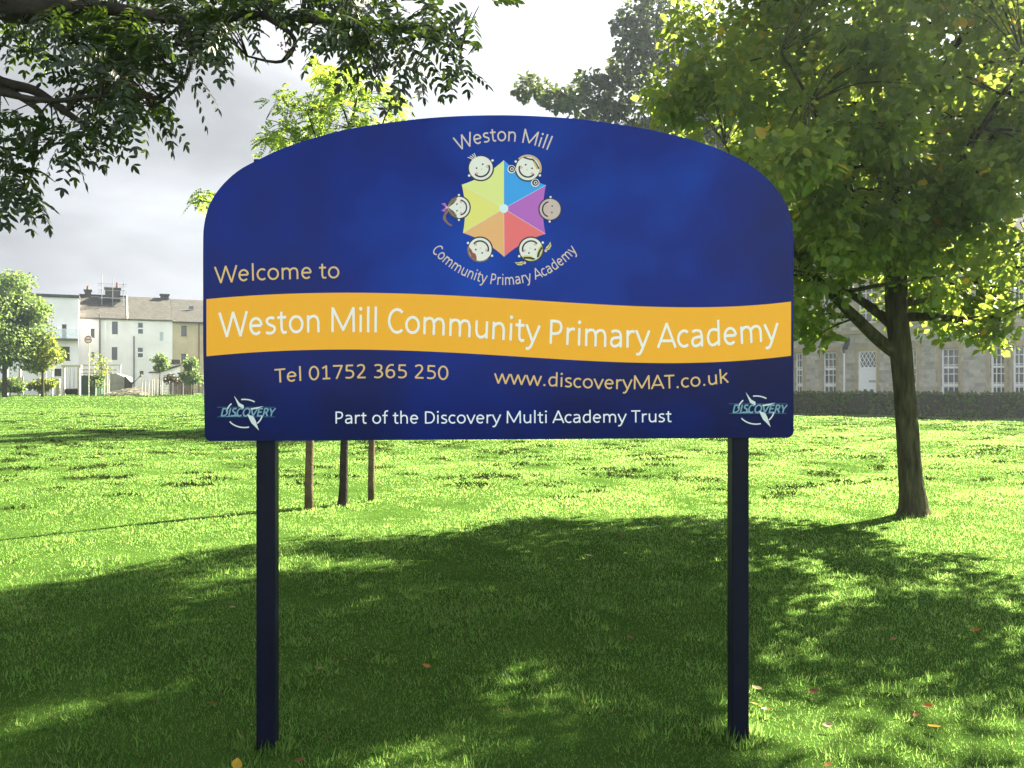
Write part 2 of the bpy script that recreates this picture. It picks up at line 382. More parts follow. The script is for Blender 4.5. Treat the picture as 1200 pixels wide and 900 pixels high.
def window(parent, a, b, c, e, d=0.0, frame=None, glass=None, bars_v=(), bars_h=(.5,), fw=.07, sill=True, depth=.12, lab=None, thick=None):
    """window in the hole a..b, c..e: frame part with pane and sill sub-parts"""
    frame = frame or M['white_frame']; glass = glass or M['glass']; f = MB(); y0 = d+depth-.04; y1 = d+depth+.05
    f.box(a, a+fw, y0, y1, c, e); f.box(b-fw, b, y0, y1, c, e); f.box(a+fw, b-fw, y0, y1, c, c+fw); f.box(a+fw, b-fw, y0, y1, e-fw, e)
    tk = thick or fw*.6
    for t in bars_h:
        z = c+(e-c)*t; f.box(a+fw, b-fw, y0+.006, y1-.02, z-tk/2, z+tk/2)
    for t in bars_v:
        u = a+(b-a)*t; f.box(u-tk/2, u+tk/2, y0+.012, y1-.026, c+fw, e-fw)
    fo = f.build('window', frame, parent)
    if lab: fo['label'] = lab
    MB().box(a+fw*.5, b-fw*.5, d+depth+.028, d+depth+.036, c+fw*.5, e-fw*.5).build('pane', glass, fo)
    if sill:
        MB().box(a-.08, b+.08, d-.07, d+.05, c-.12, c-.003).build('sill', frame if sill is True else sill, fo)
    return fo

# ------------------------------------------------------------------ terrace of houses, far left
HF = Frame((P(92, 450, 104).x, 104), (P(202, 450, 108.5).x, 108.5), .30)
HUS = lambda px, py: HF.hit(px, py)
def hole(F, x0, x1, y0, y1):
    u0, zt = F.hit(x0, y0); u1, zb = F.hit(x1, y1); return (u0, u1, zb, zt)

def gable_roof(mb, u0, u1, ze, zr, depth, over=.25):
    rd = depth/2
    a = [(u0, -over, ze-.12), (u1, -over, ze-.12), (u1, rd, zr), (u0, rd, zr)]
    mb.add(a+[(x, y, z-.14) for x, y, z in a], [(0, 1, 2, 3), (7, 6, 5, 4), (0, 4, 5, 1), (1, 5, 6, 2), (3, 7, 4, 0)])
    b = [(u0, depth+over, ze-.12), (u1, depth+over, ze-.12), (u1, rd+.002, zr), (u0, rd+.002, zr)]
    mb.add(b+[(x, y, z-.14) for x, y, z in b], [(3, 2, 1, 0), (4, 5, 6, 7), (1, 5, 4, 0), (2, 6, 5, 1), (0, 4, 7, 3)])

def house_shell(root, u0, u1, ze, zr, depth, holes, wallm, name='wall'):
    w = MB(); wall_holes(w, u0, u1, 0, ze, holes)
    w.add([(u0, 0, 0), (u0, depth, 0), (u0, depth, ze), (u0, depth/2, zr-.2), (u0, 0, ze)], [(4, 3, 2, 1, 0)])
    w.add([(u1, 0, 0), (u1, depth, 0), (u1, depth, ze), (u1, depth/2, zr-.2), (u1, 0, ze)], [(0, 1, 2, 3, 4)])
    w.add([(u0, depth, 0), (u1, depth, 0), (u1, depth, ze), (u0, depth, ze)], [(3, 2, 1, 0)])
    return w.build(name, wallm, root)

def terrace():
    DEP = 9.0
    ze = HUS(92, 371)[1]; zr = ze+3.1
    uL = 0.0; uM = HUS(149, 400)[0]; uR = HUS(202, 400)[0]; uE = HUS(262, 400)[0]
    W = dict(w1=(131.2, 138, 376.7, 391.7), w2=(161, 168.3, 377.5, 392), w3=(186.7, 192, 388.7, 400), w4=(131, 137.5, 406.7, 422), w5=(160.7, 168.3, 406.7, 419.5),
             w6=(106.3, 110.8, 385, 396), w7=(107.3, 110.3, 412.5, 422), w8=(163, 169, 434, 440), b1=(212.5, 218.7, 381.7, 393.7), b2=(212.5, 218.3, 414.5, 425))
    H = {k: hole(HF, *v) for k, v in W.items()}
    # --- left white house
    r = HF.root('terraced_house'); tag(r, 'white rendered terraced house with scaffolded chimney and two drainpipes', 'house', 'terraced houses beyond the field')
    house_shell(r, uL, uM, ze, zr, DEP, [H[k] for k in ('w1', 'w4', 'w6', 'w7')], M['white_paint'])
    for k in ('w1', 'w4'): window(r, *H[k], bars_h=(.55,), frame=M['dark_frame'], fw=.05, sill=M['white_frame'])
    for k in ('w6', 'w7'): window(r, *H[k], bars_h=(), frame=M['dark_frame'], fw=.05, sill=M['white_frame'])
    rf = MB(); gable_roof(rf, uL-.05, uM-.02, ze, zr, DEP); ro = rf.build('roof', M['slate'], r)
    MB().box(uL-.05, uM-.02, DEP/2-.16, DEP/2+.16, zr-.05, zr+.09).build('ridge', M['chimney'], ro)
    u = HUS(117, 400)[0]; MB().tube([(u, -.14, 1.5), (u, -.14, HUS(117, 368)[1])], .09).build('drainpipe', M['pipe'], r)
    u = HUS(124, 400)[0]; MB().tube([(u, -.1, 1.0), (u, -.1, ze-.6)], .05).build('drainpipe', M['white_frame'], r)
    # small left chimney, on the ridge
    def chimney(root, u0, u1, z0, z1, d0, d1, pots):
        c = MB(); c.box(u0, u1, d0, d1, z0, z1); c.box(u0-.1, u1+.1, d0-.1, d1+.1, z1, z1+.2)
        co = c.build('chimney', M['chimney'], root)
        for p, hh in pots:
            MB().tube([(p, (d0+d1)/2, z1+.2), (p, (d0+d1)/2, z1+.2+hh*.8), (p, (d0+d1)/2, z1+.2+hh)], [.17, .13, .16], 10).build('chimney_pot', M['pot'], co)
        return co
    chimney(ro, .55, 1.3, zr-.6, zr+.45, DEP/2-.5, DEP/2+.5, [(.9, .5)])
    # big chimney with its scaffold
    cu0 = HUS(128, 400)[0]-.5; cu1 = HUS(147.5, 400)[0]-.6
    big = chimney(ro, cu0, cu1, zr-1.3, zr+.75, DEP/2-1.3, DEP/2-.1, [(cu0+1.4, .7)])
    s = MB()
    for k, uu in enumerate((cu0-.35, (cu0+cu1)/2, cu1+.35)):
        for dd in (DEP/2-2.0, DEP/2+.6): s.tube([(uu, dd, zr-1.6), (uu, dd, zr+1.75+.45*((k*2+int(dd)) % 3))], .035, 6)
    for zz in (zr-.5, zr+.5, zr+1.3):
        for dd in (DEP/2-2.06, DEP/2+.66): s.tube([(cu0-.8, dd, zz), (cu1+.8, dd, zz)], .03, 6)
        for uu in (cu0-.41, cu1+.41): s.tube([(uu, DEP/2-2.3, zz+.07), (uu, DEP/2+.9, zz+.07)], .03, 6)
    s.box(cu0-.5, cu1+.5, DEP/2-1.95, DEP/2-1.35, zr-.44, zr-.38); s.build('scaffold', M['steel'], r)
    MB().box(cu0-.3, cu1-.3, DEP/2-1.42, DEP/2-1.32, zr-1.5, zr-1.2).build('flashing', M['white_frame'], ro)
    # --- right white house
    r2 = HF.root('terraced_house'); tag(r2, 'white terraced house with white sash windows, between scaffolded house and beige house', 'house', 'terraced houses beyond the field')
    house_shell(r2, uM+.004, uR, ze, zr, DEP, [H[k] for k in ('w2', 'w3', 'w5', 'w8')], M['white_paint'])
    for k in ('w2', 'w5'): window(r2, *H[k], bars_h=(.5,), fw=.09, thick=.16)
    window(r2, *H['w3'], bars_h=(), glass=M['blind'], fw=.06, lab='pale window with its blind drawn'); window(r2, *H['w8'], bars_h=(), fw=.08)
    rf = MB(); gable_roof(rf, uM+.02, uR-.02, ze, zr, DEP); ro2 = rf.build('roof', M['slate'], r2)
    v = MB(); v.add([(uM-.02, -.3, ze-.06), (uM+.10, -.3, ze-.06), (uM+.10, DEP/2, zr+.07), (uM-.02, DEP/2, zr+.07)], [(0, 1, 2, 3)]); v.build('verge', M['white_frame'], ro2)
    u = HUS(157, 400)[0]; MB().tube([(u, -.13, .6), (u, -.13, HUS(157, 394)[1])], .075).build('drainpipe', M['pipe'], r2)
    chimney(ro2, uR-1.2, uR-.2, zr-.5, zr+.30, DEP/2-.4, DEP/2+.4, [])
    # --- beige house
    r3 = HF.root('terraced_house'); tag(r3, 'beige rendered house at the near end of the terrace beside the sign', 'house', 'terraced houses beyond the field')
    r3['label'] = 'beige rendered terraced house with brown drainpipe, cut off by the blue sign'
    house_shell(r3, uR+.004, uE, ze-.15, zr-.1, DEP, [H['b1'], H['b2']], M['beige'])
    for k in ('b1', 'b2'): window(r3, *H[k], bars_h=(.5,), frame=M['dark_frame'], fw=.09, sill=M['dressing'])
    rf = MB(); gable_roof(rf, uR+.02, uE, ze-.15, zr-.1, DEP); ro3 = rf.build('roof', M['slate'], r3)
    MB().box(uR+.01, uE, -.42, -.26, ze-.42, ze-.26).build('gutter', M['dark_frame'], ro3)
    u = HUS(233, 400)[0]; MB().tube([(u, -.12, .2), (u, -.12, ze-.4)], .08).build('drainpipe', mat('brown_pipe', (.20, .12, .06), .6), r3)
    window(r3, HUS(222.5, 400)[0], HUS(229, 400)[0], zr-1.6, zr-1.1, d=DEP/2-2.4, bars_h=(), sill=False, frame=M['steel'], lab='rooflight in the slates')
    # --- pale wing standing forward at the left end
    WF = Frame((P(50, 450, 101.5).x, 101.0), (P(92, 450, 102.7).x, 102.7), .30)
    w0 = WF.root('house_wing'); tag(w0, 'bluish white three storey house with balcony, half hidden by leafy tree', 'house', 'terraced houses beyond the field')
    b = hole(WF, 71, 81.7, 406, 421.7); dn = hole(WF, 64, 72, 432, 441); u1 = WF.hit(92, 400)[0]; zt = WF.hit(80, 349)[1]; bal = hole(WF, 72.5, 78, 380, 396.5)
    house_shell(w0, -3.5, u1, zt, zt+.4, 3.9, [b, dn, bal], M['blue_white'])
    window(w0, *b, bars_h=(), bars_v=(.45,), frame=M['dark_frame']); window(w0, *dn, bars_h=(), frame=M['dark_frame'], sill=False); window(w0, *bal, bars_h=(), frame=M['pipe'], sill=False, lab='balcony door')
    MB().box(-3.7, u1+.1, -.25, 4.1, zt+.002, zt+.35).build('roof', M['slate'], w0)
    zb = WF.hit(80, 398)[1]; bl = MB(); bl.box(-1, u1-.02, -1.0, -.004, zb-.12, zb+.1); bo = bl.build('balcony', M['pipe'], w0)
    g = MB(); g.box(-1, u1-.05, -.98, -.95, zb+.12, zb+1.25)
    gm = bpy.data.materials.new('balcony_glass'); gm.use_nodes = True; gp = gm.node_tree.nodes['Principled BSDF']; gp.inputs['Base Color'].default_value = (.8, .88, .92, 1); gp.inputs['Transmission Weight'].default_value = .75; gp.inputs['Roughness'].default_value = .25
    g.build('balustrade', gm, bo)
terrace()

# ------------------------------------------------------------------ things between the field and the houses
def at(px, D): x = (px-600)/1000*D; return x, D, gzf(x, D)
def hpx(py, D): return CAMZ-(py-450)/1000*D     # height above zero of a pixel row

def lean_to():
    F = Frame((P(187, 450, 99).x, 99), (P(211, 450, 100.5).x, 100.5), .3); r = F.root('outbuilding')
    tag(r, 'small cream lean-to outbuilding with sloping roof below the beige house', 'outbuilding')
    u1 = F.hit(211, 450)[0]; z0 = F.hit(188, 437)[1]; z1 = F.hit(211, 429)[1]
    w = MB(); w.add([(0, 0, 0), (u1, 0, 0), (u1, 0, z1), (0, 0, z0), (0, 3, 0), (u1, 3, 0), (u1, 3, z1), (0, 3, z0)], [(0, 1, 2, 3), (7, 6, 5, 4), (0, 3, 7, 4), (1, 5, 6, 2)]); w.build('wall', M['white_paint'], r)
    q = MB(); q.add([(-.25, -.2, z0-.02), (u1+.1, -.2, z1+.04), (u1+.1, 3.2, z1+.04), (-.25, 3.2, z0-.02), (-.25, -.2, z0+.14), (u1+.1, -.2, z1+.2), (u1+.1, 3.2, z1+.2), (-.25, 3.2, z0+.14)],
                    [(3, 2, 1, 0), (4, 5, 6, 7), (0, 1, 5, 4), (2, 3, 7, 6), (1, 2, 6, 5), (3, 0, 4, 7)]); q.build('roof', M['slate'], r)
    MB().box(u1-.9, u1-.1, -.3, .4, z1+.2, z1+.75).build('chimney', M['chimney'], r)
lean_to()

def container():
    x0, D, z = at(94, 98); x1 = at(112.5, 98)[0]; r = empty('storage_container', (x0, D, z)); tag(r, 'dark green storage container at the edge of the play area', 'container')
    w = x1-x0; h = hpx(441, D)-z; b = MB(); b.box(0, w, 0, 2.2, .08, h)
    for k in range(12): b.box(w*(k+.15)/12, w*(k+.6)/12, -.05, -.002, .15, h-.1)
    b.build('body', M['greenpaint'], r); MB().box(-.06, w+.06, -.09, 2.3, h+.002, h+.12).build('lid', M['greenpaint'], r)
container()

def pergola():
    x0, D, z = at(95, 100); r = empty('pergola', (x0, D, z)); tag(r, 'pale timber pergola with open rails in front of the white house', 'pergola')
    W = at(140, 100)[0]-x0
    for k, py in enumerate((428, 433.5, 437.5)):
        zz = hpx(py, D)-z; MB().box(-.2, W*(1-.1*k)+.2, -.05-.1*k, .05-.1*k, zz-.09, zz+.09).build('rail', M['palewood'], r)
    for u in (0, W*.33, W*.66, W): MB().box(u-.07, u+.07, .052, .19, -.02, hpx(428, D)-z-.1).build('post', M['palewood'], r)
pergola()

def shed():
    x0, D, z = at(129, 97); x1 = at(147, 97)[0]; w = x1-x0; h = hpx(438.5, D)-z; r = empty('covered_stack', (x0, D, z)); tag(r, 'heap under a weathered grey sheet beside a dark sagging tarpaulin', 'covered heap')
    b = MB(); b.add([(0, 0, 0), (w, 0, 0), (w, 0, h*.85), (w*.35, 0, h*1.05), (0, 0, h), (0, 1.8, 0), (w, 1.8, 0), (w, 1.8, h*.85), (w*.35, 1.8, h), (0, 1.8, h)],
                    [(0, 1, 2, 3, 4), (9, 8, 7, 6, 5), (4, 3, 8, 9), (3, 2, 7, 8), (1, 6, 7, 2), (0, 4, 9, 5)]); b.build('sheet', M['tarp'], r)
    x0, D, z = at(146, 96); r = empty('tarpaulin', (x0, D, z)); tag(r, 'dark tarpaulin sagging from a post beside the grey covered heap', 'tarpaulin')
    t = MB(); n = 14; W = at(166, 96)[0]-x0; H0 = hpx(439, 96)-z
    top = []; bot = []
    for i in range(n+1):
        f = i/n; zt = H0*(1-.55*math.sin(math.pi*min(1, f*1.15))*.6)-(.1 if f < .9 else 0); zb = (0 if f < .5 else zt-.25)
        top.append((W*f, .15*math.sin(f*9), zt)); bot.append((W*f, .25*math.sin(f*7)-.1, max(zb, 0)))
    vs = top+bot; vs2 = [(x, y+.04, zz) for x, y, zz in vs]; m_ = n+1
    t.add(vs, [(i, m_+i, m_+i+1, i+1) for i in range(n)]); t.add(vs2, [(i+1, m_+i+1, m_+i, i) for i in range(n)]); t.build('sheet', M['darktarp'], r)
    MB().tube([(W, 0, -.05), (W, 0, H0+.1)], .05, 6).build('post', M['wood'], r)
shed()

def brush():
    rr = random.Random(3); x0, D, z = at(143, 95); r = MB()
    for k in range(90):
        u = rr.uniform(-2.3, 2.3); h = max(.1, (1.0-abs(u)/2.5))*1.1; a = rr.uniform(-.7, .7); l = rr.uniform(.6, 1.7)
        p = Vector((u, rr.uniform(-.5, .5), rr.uniform(0, h*.8))); q = p+Vector((math.cos(a)*l, rr.uniform(-.4, .4), math.sin(a)*l*.5)); q.z = max(q.z, .02)
        r.tube([p, q], [.06, .03], 4)
    o = r.build('brushwood_heap', M['palewood']); o.location = (x0, D, z); tag(o, 'pale heap of cut branches lying at the field edge below the white houses', 'brushwood')
brush()

def panel_fence():
    F = Frame((P(199, 450, 97).x, 97), (P(224, 450, 97.5).x, 97.5), .3); r = F.root('board_fence'); tag(r, 'short brown board fence panel in front of the lean-to', 'fence')
    w = F.hit(224, 450)[0]; h = F.hit(210, 447.5)[1]; b = MB(); n = 14
    for k in range(n): b.box(w*k/n+.01, w*(k+1)/n-.01, 0, .03+.012*(k % 2), .05, h-.05*(k % 3 == 0))
    b.build('board_panel', M['brownfence'], r)
    for u in (-.06, w+.06): MB().box(u-.05, u+.05, -.02, .09, -.05, h+.1).build('post', M['wood'], r)
panel_fence()

def wire_fence():
    A = at(190, 95); B = at(262, 96); r = empty('wire_fence', A); tag(r, 'low grey post and wire fence running behind the sign’s left edge', 'fence'); r['label'] = 'low grey post and wire fence along the field edge, left of the sign'
    n = 7; W = B[0]-A[0]
    w = MB()
    for zz in (.3, .65, 1.0, 1.25): w.tube([(0, 0, zz), (W, 1, zz)], .012, 4)
    for k in range(60): w.tube([(W*k/60, k/60, .1), (W*k/60, k/60, 1.25)], .006, 4)
    w.build('wire', M['pipe'], r)
    for k in range(n): MB().box(W*k/(n-1)-.06, W*k/(n-1)+.06, k/(n-1)-.06, k/(n-1)+.06, -.1, 1.4).build('post', M['pipe'], r)
wire_fence()

def mesh_fence():
    A = at(-60, 92); B = at(8.4, 93); r = empty('mesh_fence', A); tag(r, 'green mesh fence ending at a pale post under the leafy tree, far left', 'fence')
    W = B[0]-A[0]; h = hpx(433, 93)-A[2]; w = MB()
    for zz in (.1, h*.55, h-.05): w.tube([(0, 0, zz), (W, 1, zz)], .035, 4)
    for k in range(50): w.tube([(W*k/50, k/50, .1), (W*k/50, k/50, h-.05)], .012, 4)
    w.build('mesh', M['greenpaint'], r)
    for k in range(4): MB().box(W*k/3-.09, W*k/3+.09, k/3-.09, k/3+.09, -.1, h+.1).build('post', M['palewood'], r)
mesh_fence()

def climbing_post():
    x, D, z = at(23.6, 93); r = empty('play_tower', (x, D, z)); tag(r, 'pale wooden play post with a broad plank panel beside the green mesh fence', 'play post')
    MB().box(-.12, .12, -.1, .1, -.1, hpx(431, D)-z).build('post', M['palewood'], r)
    p = MB()
    for k in range(3): p.box(-.27+k*.24, -.05+k*.24, -.14, -.104, .02, hpx(441, D)-z-.1*(k == 1))
    p.build('plank_panel', M['palewood'], r)
climbing_post()

def swing():
    x0, D, z = at(75, 95); x1 = at(93, 95)[0]; w = x1-x0; h = hpx(428, D)-z; r = empty('swing_frame', (x0, D, z)); tag(r, 'pale square play swing with three black seats hanging low', 'swing')
    for u in (0, w): MB().box(u-.11, u+.11, -.11, .11, -.1, h-.2).build('post', M['palewood'], r)
    MB().box(-.25, w+.25, -.13, .13, h-.198, h+.03).build('beam', M['palewood'], r)
    for k in range(3):
        u = w*(.24+.27*k); s = MB()
        vs = []
        prof = [(0, .12), (.2, .13), (.27, .3), (.29, .6), (.24, .78), (.2, .6), (.12, .3)]
        for rr_, zz in prof:
            for j in range(10): vs.append((u+rr_*math.cos(j*.6283), rr_*.8*math.sin(j*.6283), zz))
        fs = [(i*10+j, i*10+(j+1) % 10, (i+1)*10+(j+1) % 10, (i+1)*10+j) for i in range(len(prof)-1) for j in range(10)]
        s.add(vs, fs); so = s.build('swing_seat', M['black'], r, smooth=True)
        c = MB()
        for q in (-.2, .2): c.tube([(u+q, 0, .7), (u+q*.6, 0, h-.2)], .02, 4)
        c.build('chain', M['pipe'], so)
swing()

def round_sign():
    x, D, z = at(104, 92); r = empty('round_sign', (x, D, z)); tag(r, 'round red and white sign disc on a thin pale pole before the white house', 'round sign')
    h = hpx(398, D)-z; MB().tube([(0, 0, -.1), (0, 0, h+.1)], .05, 8).build('pole', M['palewood'], r)
    d = MB()
    d.tube([(0, -.11, h), (0, -.08, h)], .43, 24); do = d.build('disc', M['white_frame'], r)
    q = MB(); n = 28
    vs = [(rr_*math.cos(2*math.pi*i/n), -.114, h+rr_*math.sin(2*math.pi*i/n)) for rr_ in (.30, .42) for i in range(n)]
    q.add(vs, [(i, (i+1) % n, n+(i+1) % n, n+i) for i in range(n)]); q.build('red_ring', mat('red_paint', (.60, .17, .13), .5), do)
    q = MB(); q.box(-.27, .27, -.116, -.112, h-.06, h+.06); q.build('red_bar', bpy.data.materials['red_paint'], do)
round_sign()

POSTS = [(46, 443, 461, .10, 'thin wooden post by the play area, left of a taller twin'), (53.4, 435, 461, .09, 'tall thin wooden post between the play plank and the swing'),
         (61.4, 435, 458, .06, 'thin white post left of the swing frame, in front of the pale wing'), (66.5, 450, 462, .13, 'short stubby post just left of the swing frame'), (69.2, 444, 462, .13, 'stout pale post leaning against the swing frame'),
         (166, 446, 461, .06, 'first stake of the row right of the tarpaulin'), (170, 444, 461, .06, 'second stake of the row right of the tarpaulin'), (174, 447, 462, .06, 'third stake of the row right of the tarpaulin'), (178, 445, 462, .06, 'last stake of the row right of the tarpaulin')]
for px, y0, y1, rad, lab in POSTS:
    D = 93.0; x, D, z = at(px, D); h = hpx(y0, D)-z
    if px == 69.2: lab = 'stout pale post standing beside the swing frame, right of a stubby one'
    p = MB(); p.tube([(0, 0, -.1), (.01, 0, h*.5), (.02, .02, h-.05), (.02, .02, h)], [rad, rad, rad*.95, rad*.6], 8)
    o = p.build('wooden_post', M['white_frame'] if px == 61.4 else M['palewood']); o.location = (x, D, z); tag(o, lab, 'post', 'posts and stakes along the field edge')

# ------------------------------------------------------------------ trees
def unit(v): return v/np.maximum(np.linalg.norm(v, axis=-1, keepdims=True), 1e-9)
def leaf_polys(C, Dv, Nv, S, wid=.55, fold=.25, curl=.15):
    """six-point folded leaves: base C, direction Dv, normal Nv, length S -> V, F (quads)"""
    C = np.asarray(C); n = len(C); Dv = unit(Dv); Sd = unit(np.cross(Dv, Nv)); Nn = np.cross(Sd, Dv); S = S[:, None]; w = wid
    b = C; tip = C+Dv*S-Nn*S*curl
    l1 = C+Dv*S*.28-Sd*S*w*.42+Nn*S*fold*w*.45; l2 = C+Dv*S*.66-Sd*S*w*.46+Nn*S*(fold*w*.4-curl*.4)
    r1 = C+Dv*S*.28+Sd*S*w*.42+Nn*S*fold*w*.45; r2 = C+Dv*S*.66+Sd*S*w*.46+Nn*S*(fold*w*.4-curl*.4)
    V = np.stack([b, l1, l2, tip, r2, r1], 1).reshape(-1, 3); i = np.arange(n)*6
    F = np.concatenate([np.stack([i, i+3, i+2, i+1], -1), np.stack([i, i+5, i+4, i+3], -1)])
    return V, F
def clump_leaves(centres, rads, per, size, rng, wid=.6, droop=.35, flat=.75, up=.6):
    Cs = []; Ds = []; Ns = []; Ss = []
    for c, r in zip(centres, rads):
        n = max(3, int(per*rng.uniform(.7, 1.3)))
        o = rng.normal(0, 1, (n, 3)); o = unit(o)*(rng.uniform(0, 1, (n, 1))**.45)*r; o[:, 2] *= flat
        Cs.append(c+o); d = unit(o)+rng.normal(0, .6, (n, 3)); d[:, 2] -= droop; Ds.append(d)
        nn = rng.normal(0, .55, (n, 3)); nn[:, 2] += up; Ns.append(nn); Ss.append(size*rng.uniform(.45, 1.35, n))
    return leaf_polys(np.concatenate(Cs), np.concatenate(Ds), np.concatenate(Ns), np.concatenate(Ss), wid)

def nearest_branch(c, nodes, bias=.6):
    c = Vector(c); best = None; bd = 1e9
    for p, r in nodes:
        d = (p-c).length+max(0, p.z-c.z)*bias
        if d < bd: bd = d; best = (p, r)
    return best
def polyline_nodes(paths, step=.35):
    nodes = []
    for path in paths:
        for (a, b) in zip(path[:-1], path[1:]):
            pa, pb = Vector(a[:3]), Vector(b[:3]); n = max(1, int((pb-pa).length/step))
            for k in range(n): nodes.append((pa.lerp(pb, k/n), a[3]+(b[3]-a[3])*k/n))
        nodes.append((Vector(path[-1][:3]), path[-1][3]))
    return nodes
def tree(name, label, cat, base, trunk, limbs, clumps, per, size, bark, leafm, rng, group=None, sides=10, wid=.6, twig=True, twig_r=.02, **kw):
    """trunk and limbs: lists of (x,y,z,r) in world space; clumps: (centre, radius)"""
    root = empty(name, base); tag(root, label, cat, group); B = Vector(base)
    def loc(p): return (p[0]-B.x, p[1]-B.y, p[2]-B.z)
    def path(mb, pts, sd):
        q = smooth_pts(pts, 5); mb.tube([loc(p) for p in q], [max(p[3], .004) for p in q], sd)
    t = MB(); path(t, trunk, sides); t.build('trunk', bark, root, smooth=True)
    nodes = polyline_nodes([trunk[len(trunk)//2:]]+limbs)
    br = MB()
    for l in limbs: path(br, l, 7)
    if twig:
        for c, r in clumps:
            p, pr = nearest_branch(c, nodes); d = Vector(c)-p
            if d.length < .08: continue
            mid = p+d*.5+Vector(rng.normal(0, .06, 3))*d.length+Vector((0, 0, .07*d.length))
            r0 = min(pr*.6, twig_r*(.5+d.length*.5)); pts = [(*p, r0), (*mid, r0*.65), (*c, r0*.25)]
            path(br, pts, 5)
    if br.f: br.build('branch', bark, root, smooth=True)
    V, F = clump_leaves([np.array(c) for c, _ in clumps], [r for _, r in clumps], per, size, rng, wid, **kw)
    np_mesh('crown', V-np.array(B), F, leafm, root)
    return root
def ellip(rng, n, c, rad, lo=.45, power=.5, reject=None):
    out = []
    while len(out) < n:
        d = rng.normal(0, 1, 3); d /= np.linalg.norm(d); p = d*(lo+(1-lo)*rng.uniform()**power)
        p = np.array(c)+p*np.array(rad)
        if reject is not None and reject(p): continue
        out.append(p)
    return out

# --- the tree on the right, in front of the school
LM_RIGHT = leafmat('maple_leaf', [(.050, .078, .022), (.070, .098, .026), (.095, .118, .030)], [(.24, .37, .045), (.32, .43, .055), (.41, .47, .07)], trans=.52, rough=.42, spec=.3, accent=(.50, .33, .03), apos=.988)
def right_tree():
    rng = np.random.default_rng(21); D = 10.46; g = gzf(4.92, D)
    q = lambda px, py, r, dd=0: (*P(px, py, D+dd), r)
    trunk = [(4.93, D, g-.15, .26), (4.925, D, g+.02, .205), (4.92, D, g+.1, .176), (4.91, D, g+.25, .158), q(1067, 560, .142), q(1063, 500, .132), q(1059, 450, .126), q(1056, 415, .132), q(1052, 380, .13), q(1050, 340, .13), q(1052, 280, .11), q(1046, 210, .085), q(1052, 130, .06), q(1048, 40, .035), q(1055, -40, .012)]
    limbs = [[q(1052, 415, .085), q(1030, 398, .08), q(1003, 372, .07, -.2), q(975, 345, .05, -.5), q(935, 300, .035, -.9), q(890, 240, .02, -1.2), q(850, 170, .01, -1.5)],
             [q(1050, 385, .07), q(1020, 360, .06, .3), q(985, 340, .04, .7), q(940, 330, .02, 1.1)],
             [q(1060, 372, .06), q(1090, 371, .05, -.3), q(1130, 374, .035, -.6), q(1175, 368, .02, -.9), q(1215, 350, .01, -1.1)],
             [q(1057, 355, .06), q(1100, 345, .05, .4), q(1160, 315, .04, .9), q(1230, 270, .02, 1.3)],
             [q(1050, 330, .06), q(1020, 270, .05, -.8), q(985, 200, .035, -1.6), q(950, 120, .02, -2.2), q(915, 60, .01, -2.6)],
             [q(1052, 300, .06), q(1100, 230, .05, -.9), q(1150, 150, .03, -1.7), q(1200, 70, .012, -2.3)],
             [q(1050, 270, .05), q(1090, 200, .04, 1.0), q(1130, 120, .025, 1.7), q(1150, 40, .01, 2.2)],
             [q(1048, 230, .05), q(990, 160, .035, .9), q(950, 90, .02, 1.4), q(920, 20, .01, 1.7)],
             [q(1048, 180, .04), q(1005, 90, .03, -.4), q(980, 0, .015, -.6)], [q(1050, 150, .04), q(1110, 70, .03, .2), q(1160, -20, .012, .4)]]
    C = (5.0, 10.3, 5.55)
    holes_ = [(Vector(((px-600)/1000*1.6/((py-450)/1000), 1600/(py-450), 0)), rad) for px, py, rad in ((60, 822, .30), (500, 872, .30), (570, 690, .32), (395, 662, .34), (410, 716, .26), (690, 655, .34), (745, 690, .3), (610, 775, .22), (930, 655, .45), (990, 648, .45), (925, 750, .38), (1010, 690, .42), (900, 835, .4), (945, 850, .4), (850, 700, .28), (1060, 640, .5), (960, 720, .3))]
    def rej(p):
        # open underside round the trunk, gaps in the crown
        if p[2] < 2.35: return True
        if p[2] < 3.0 and abs(p[0]-4.8) < .55: return True
        # openings in the crown through which the sun falls on the lawn
        if p[2] < 3.0 and 3.3 < p[0] < 4.75: return True
        for G, rad in holes_:
            w = Vector(p)-G; w = w-SUN_DIR*w.dot(SUN_DIR)
            if w.length < rad*(1.2 if G.x < .6 else .85): return True
        return math.sin(p[0]*1.6+1)*math.sin(p[1]*1.4+.5)*math.sin(p[2]*1.8) > .33
    cl = [(c, rng.uniform(.28, .5)) for c in ellip(rng, 530, C, (3.3, 3.35, 3.6), lo=.25, power=.55, reject=rej)]
    # low fringes seen under the crown, left and right of the fork
    for px, py, dd in ((935, 372, .2), (950, 385, .5), (965, 360, -.3), (930, 345, -.6), (945, 330, .9), (1120, 385, -.5), (1150, 382, -.8), (1165, 395, -.8), (1180, 370, -.9), (1140, 350, .4), (1195, 345, .2), (1100, 340, -.2), (1080, 350, .7), (960, 392, .1)):
        cl.append((np.array(P(px, py, D+dd)), rng.uniform(.2, .32)))
    # boughs reaching toward the viewer at the upper left of the crown
    for k in range(34):
        px = rng.uniform(835, 1060); py = rng.uniform(20, 230)
        if px < 830+max(0, py-130)*.6: continue
        c_ = np.array(P(px, py, rng.uniform(7.0, 8.3)))
        if not rej(c_): cl.append((c_, rng.uniform(.25, .4)))
    for k in range(30): cl.append((np.array(P(rng.uniform(1060, 1200), rng.uniform(-30, 130), rng.uniform(10.8, 12.4))), rng.uniform(.3, .45)))
    for k in range(46):
        cl.append((np.array(P(rng.uniform(945, 1190), rng.uniform(150, 335), rng.uniform(8.2, 9.8))), rng.uniform(.24, .38)))
